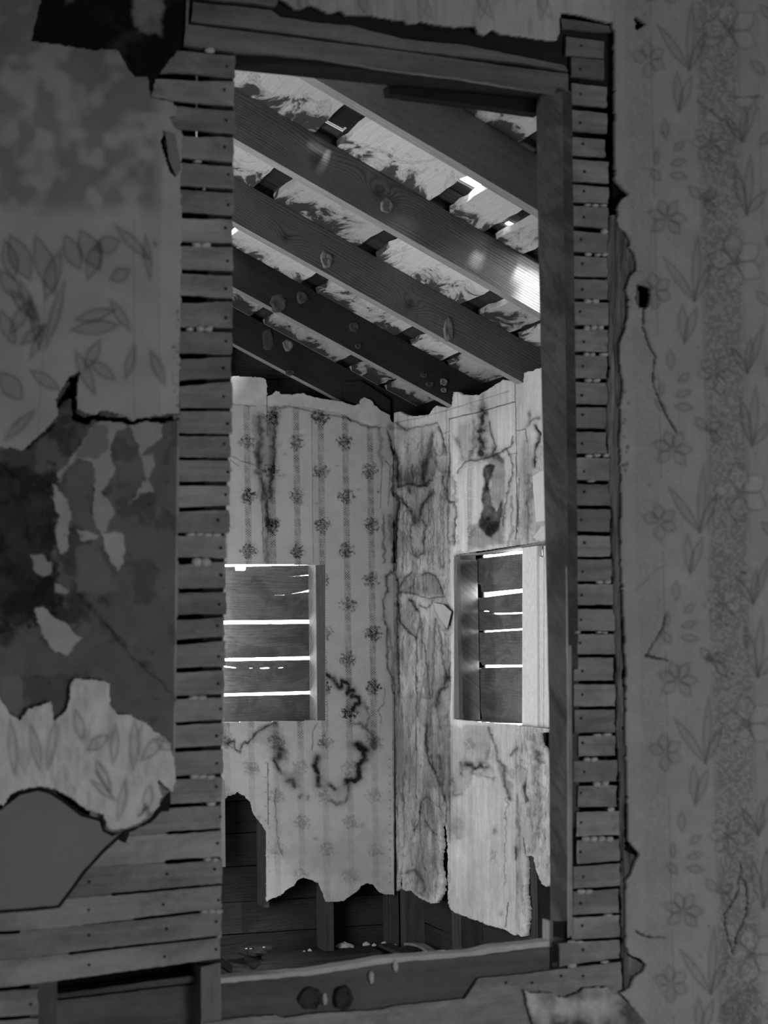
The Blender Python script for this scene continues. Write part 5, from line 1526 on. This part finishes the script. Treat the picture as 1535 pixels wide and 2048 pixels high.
for (xa, xb, ya, yb) in ((-0.7, 1.0, 2.95, 6.75), (1.0, 2.66, 2.95, 3.93)):
    v = [roof_pt(xa, ya, 0.045), roof_pt(xb, ya, 0.045), roof_pt(xb, yb, 0.045), roof_pt(xa, yb, 0.045)]
    v += [(p[0], p[1], p[2] + 0.01) for p in v]
    mesh_obj('roof_felt', v, [(0, 3, 2, 1), (4, 5, 6, 7), (0, 1, 5, 4), (1, 2, 6, 5), (2, 3, 7, 6), (3, 0, 4, 7)], M['tar'], ceiling)
# eave board closing the rafter ends
box('eave_board', 2.60, 2.62, 2.95, 6.75, 1.95, 2.35, M['tar'], ceiling, 'y')
box('soffit', XS + 0.02, 2.62, 2.95, 6.75, 1.95, 1.97, M['tar'], ceiling, 'y')
# upper part of the partition, far side
box('backing', -0.7, 2.62, 3.0, 3.012, 2.5, 4.0, M['tar'], wall_front)
box('backing', 2.40, 2.62, 3.0, 3.012, -0.1, 2.6, M['tar'], wall_front)

# ================================================================= THINGS
# dauber nests on the rafter sides
def disc(name, px, py, y, rx, ry, seed, label, ring=False):
    c = hit(px, py, PY(y))
    sc_ = float(np.linalg.norm(c - CAM)) / FPX
    r = random.Random(seed)
    n, rings_ = 16, [(0.0, 0.35), (0.35, 0.5), (0.62, 1.0), (0.85, 0.8), (1.0, 0.05)]
    if ring:
        rings_ = [(0.0, 0.1), (0.3, 0.15), (0.55, 0.3), (0.75, 1.0), (0.9, 0.85), (1.0, 0.05)]
    v, f = [], []
    for (q, h) in rings_:
        for i in range(n):
            a_ = 2 * math.pi * i / n
            k = q * (1 + r.uniform(-0.16, 0.16))
            v.append((c[0] + rx * sc_ * k * math.cos(a_), c[1] - 0.005 * h * (1 + r.uniform(-.8, .8)) * (2 if ring else 1) - 0.0003, c[2] + ry * sc_ * k * math.sin(a_)))
    for j in range(len(rings_) - 1):
        for i in range(n):
            f.append((j * n + i, j * n + (i + 1) % n, (j + 1) * n + (i + 1) % n, (j + 1) * n + i)[::-1])
    m0 = len(v)
    v += [(v[(len(rings_) - 1) * n + i][0], c[1] + 0.0012, v[(len(rings_) - 1) * n + i][2]) for i in range(n)]
    for i in range(n):
        b = (len(rings_) - 1) * n
        f.append((b + i, b + (i + 1) % n, m0 + (i + 1) % n, m0 + i)[::-1])
    f.append(tuple(m0 + i for i in range(n)))
    o = mesh_obj('mud_nest', v, f, M['mud_pale'] if ('pale' in label or 'bright' in label or 'rosette' in label or 'tall narrow' in label) else M['mud'], None, smooth=True)
    tag(o, label, 'nest', 'mud nests on the rafters' if not ring else 'ring shaped nests on the rail')
    return o
disc('mud_nest', 773, 412, 4.566, 15, 16, 1, 'rosette mud nest just below the knot of the upper ringed rafter')
nests = [
    (652, 519, 5.207, 13, 17, 'pale oval mud nest on the third rafter near its upper part'),
    (896, 660, 5.207, 11, 25, 'tall narrow mud nest low on the third rafter, largest of its rafter'),
    (556, 607, 5.842, 17, 18, 'large faint round mud nest on the fourth rafter, uppermost there'),
    (604, 594, 5.842, 12, 14, 'faint mud nest right of the largest one on the fourth rafter'),
    (708, 654, 5.842, 11, 11, 'round mud nest mid length on the fourth rafter'),
    (716, 692, 5.842, 7, 6, 'tiny mud nest under the round one on the fourth rafter'),
    (847, 750, 5.842, 8, 5, 'flat mud nest near the lower end of the fourth rafter'),
    (859, 768, 5.842, 9, 6, 'wide low mud nest near the lower edge of the fourth rafter'),
    (887, 764, 5.842, 9, 7, 'pale curled mud nest at the lower end of the fourth rafter'),
    (887, 780, 5.842, 7, 5, 'small dull mud nest below the pale curled one'),
    (535, 677, 6.53, 12, 24, 'tall faint mud nest on the darkest rafter at the far wall'),
    (575, 691, 6.53, 11, 12, 'bright round mud nest on the darkest rafter at the far wall'),
    (580, 745, 6.53, 10, 6, 'flat mud nest low on the darkest rafter at the far wall'),
]
for i, (px, py, y, rx, ry, lb) in enumerate(nests):
    disc('mud_nest', px, py, y, rx, ry, 10 + i, lb)
disc('mud_nest', 619, 1996, 2.911, 23, 22, 40, 'left one of two ring shaped mud marks on the rail under the opening', True)
disc('mud_nest', 684, 1995, 2.911, 20, 24, 41, 'right one of two ring shaped mud marks on the rail under the opening', True)

# rubble on the sole plate
def chunk(px, py, zt, sx, sy, sz, seed, label, mat=None):
    c = hit(px, py, PZ(zt))
    if c[1] > 6.57:
        c = np.array((c[0], 6.57, zt))
    r = random.Random(seed)
    n, m = 9, 5
    v, f = [], []
    for i in range(m):
        t_ = i / (m - 1)
        rad = (0.9, 1.0, 0.85, 0.55, 0.05)[i]
        for j in range(n):
            a_ = 2 * math.pi * j / n
            k = rad * (1 + r.uniform(-0.2, 0.2))
            v.append((c[0] + sx * k * math.cos(a_), c[1] + sy * k * math.sin(a_), zt + sz * t_ * (1 + (r.uniform(-0.2, 0.2) if i else 0))))
    for i in range(m - 1):
        for j in range(n):
            f.append((i * n + j, i * n + (j + 1) % n, (i + 1) * n + (j + 1) % n, (i + 1) * n + j))
    f.append(tuple(range(n))[::-1]); f.append(tuple((m - 1) * n + j for j in range(n)))
    o = mesh_obj('plaster_chunk', v, f, mat or M['plaster'], None)
    tag(o, label, 'rubble', 'plaster rubble on the sole plate')
    return o
ch = [
    (686, 1893, 0.092, 0.040, 0.022, 0.018, 'largest pale plaster chunk right of the middle stud on the sole plate'),
    (732, 1891, 0.092, 0.018, 0.014, 0.014, 'pale plaster chunk between the large chunk and the corner post'),
    (748, 1892, 0.092, 0.010, 0.010, 0.010, 'small plaster crumb right of the middle pale chunk'),
    (768, 1890, 0.092, 0.013, 0.010, 0.014, 'small plaster chunk left of the corner post foot'),
    (779, 1884, 0.092, 0.012, 0.010, 0.020, 'grey plaster chunk nearest the corner post'),
    (619, 1902, 0.092, 0.008, 0.008, 0.009, 'lone bright crumb left of the middle stud on the sole plate'),
    (608, 1903, 0.092, 0.005, 0.005, 0.004, 'tiny crumb beside the lone bright crumb'),
    (705, 1895, 0.092, 0.007, 0.006, 0.006, 'tiny crumb at the right side of the largest chunk'),
    (463, 1921, 0.062, 0.006, 0.006, 0.004, 'flat crumb left of the charred lump'),
    (790, 1891, 0.092, 0.008, 0.007, 0.007, 'crumb lying in the corner at the post foot'),
]
for i, (px, py, zt, a_, b_, c_, lb) in enumerate(ch):
    chunk(px, py, zt, a_, b_, c_, 60 + i, lb)

# charred lump with a flat cap
lr = empty('charred_lump', tuple(hit(507, 1912, PZ(0.10))), 'dark charred lump with a flat cap on the sole plate, left', 'lump')
c = hit(507, 1903, PY(6.43))
r = random.Random(5)
v, f = [], []
n = 18
for (q, h) in ((0.0, 0.016), (0.6, 0.015), (0.92, 0.012), (1.0, 0.002), (0.88, -0.010), (0.4, -0.014)):
    for i in range(n):
        a_ = 2 * math.pi * i / n
        k = q * (1 + 0.12 * math.sin(3 * a_ + 1) + r.uniform(-0.13, 0.13))
        v.append((c[0] + 0.066 * k * math.cos(a_), c[1] + 0.055 * k * math.sin(a_), c[2] + h + r.uniform(-0.003, 0.003)))
for j in range(5):
    for i in range(n):
        f.append((j * n + i, (j + 1) * n + i, (j + 1) * n + (i + 1) % n, j * n + (i + 1) % n))
f.append(tuple(5 * n + i for i in range(n))[::-1])
mesh_obj('cap', v, f, M['char'], lr)
lump('stem', (c[0] - 0.005, c[1], c[2] - 0.035), (0.034, 0.03, 0.036), M['char'], lr, 9)
for k, (dx, dy) in enumerate(((-0.02, -0.03), (0.035, -0.02), (-0.035, -0.02))):
    lump('pale_flake', (c[0] + dx, c[1] + dy, c[2] + 0.017), (0.005, 0.003, 0.002), M['plaster'], lr, k)

# loose slats in the corner
def slat(p0, p1, z0, w, th, label, mat, bow=0.0):
    a_ = hit(p0[0], p0[1], PZ(z0)); b_ = hit(p1[0], p1[1], PZ(z0))
    d = (b_ - a_); L_ = np.linalg.norm(d); d /= L_
    s = np.array((-d[1], d[0], 0)) * w / 2
    v, f = [], []
    n = 8
    for i in range(n + 1):
        t_ = i / n
        p = a_ + d * L_ * t_ + np.array((0, 0, bow * math.sin(math.pi * t_)))
        for q, h in ((-1, 0), (1, 0), (1, th), (-1, th)):
            v.append(p + s * q + np.array((0, 0, h)))
    for i in range(n):
        b = i * 4
        for k in range(4):
            f.append((b + k, b + (k + 1) % 4, b + 4 + (k + 1) % 4, b + 4 + k))
    f.append((0, 1, 2, 3)[::-1]); f.append(tuple(n * 4 + k for k in range(4)))
    o = mesh_obj('loose_slat', v, [q[::-1] for q in f], mat, None, tuple(d), (-d[1], d[0], 0))
    tag(o, label, 'slat', 'loose slats in the corner')
    return o
slat((768, 1893), (825, 1916), 0.095, 0.05, 0.012, 'dark loose slat lying diagonally in the corner among crumbs', M['sheath'])
slat((815, 1890), (872, 1914), 0.097, 0.035, 0.010, 'pale bowed slat beside the dark one in the corner', M['lath'], 0.015)
slat((845, 1909), (912, 1903), 0.10, 0.02, 0.010, 'short pale slat just above the sill edge', M['ledge'])

print('objects', len(bpy.data.objects), 'tris', sum(sum(len(p.vertices) - 2 for p in o.data.polygons) if len(o.data.polygons) < 5000 else 2 * len(o.data.polygons) for o in scene.objects if o.type == 'MESH'))
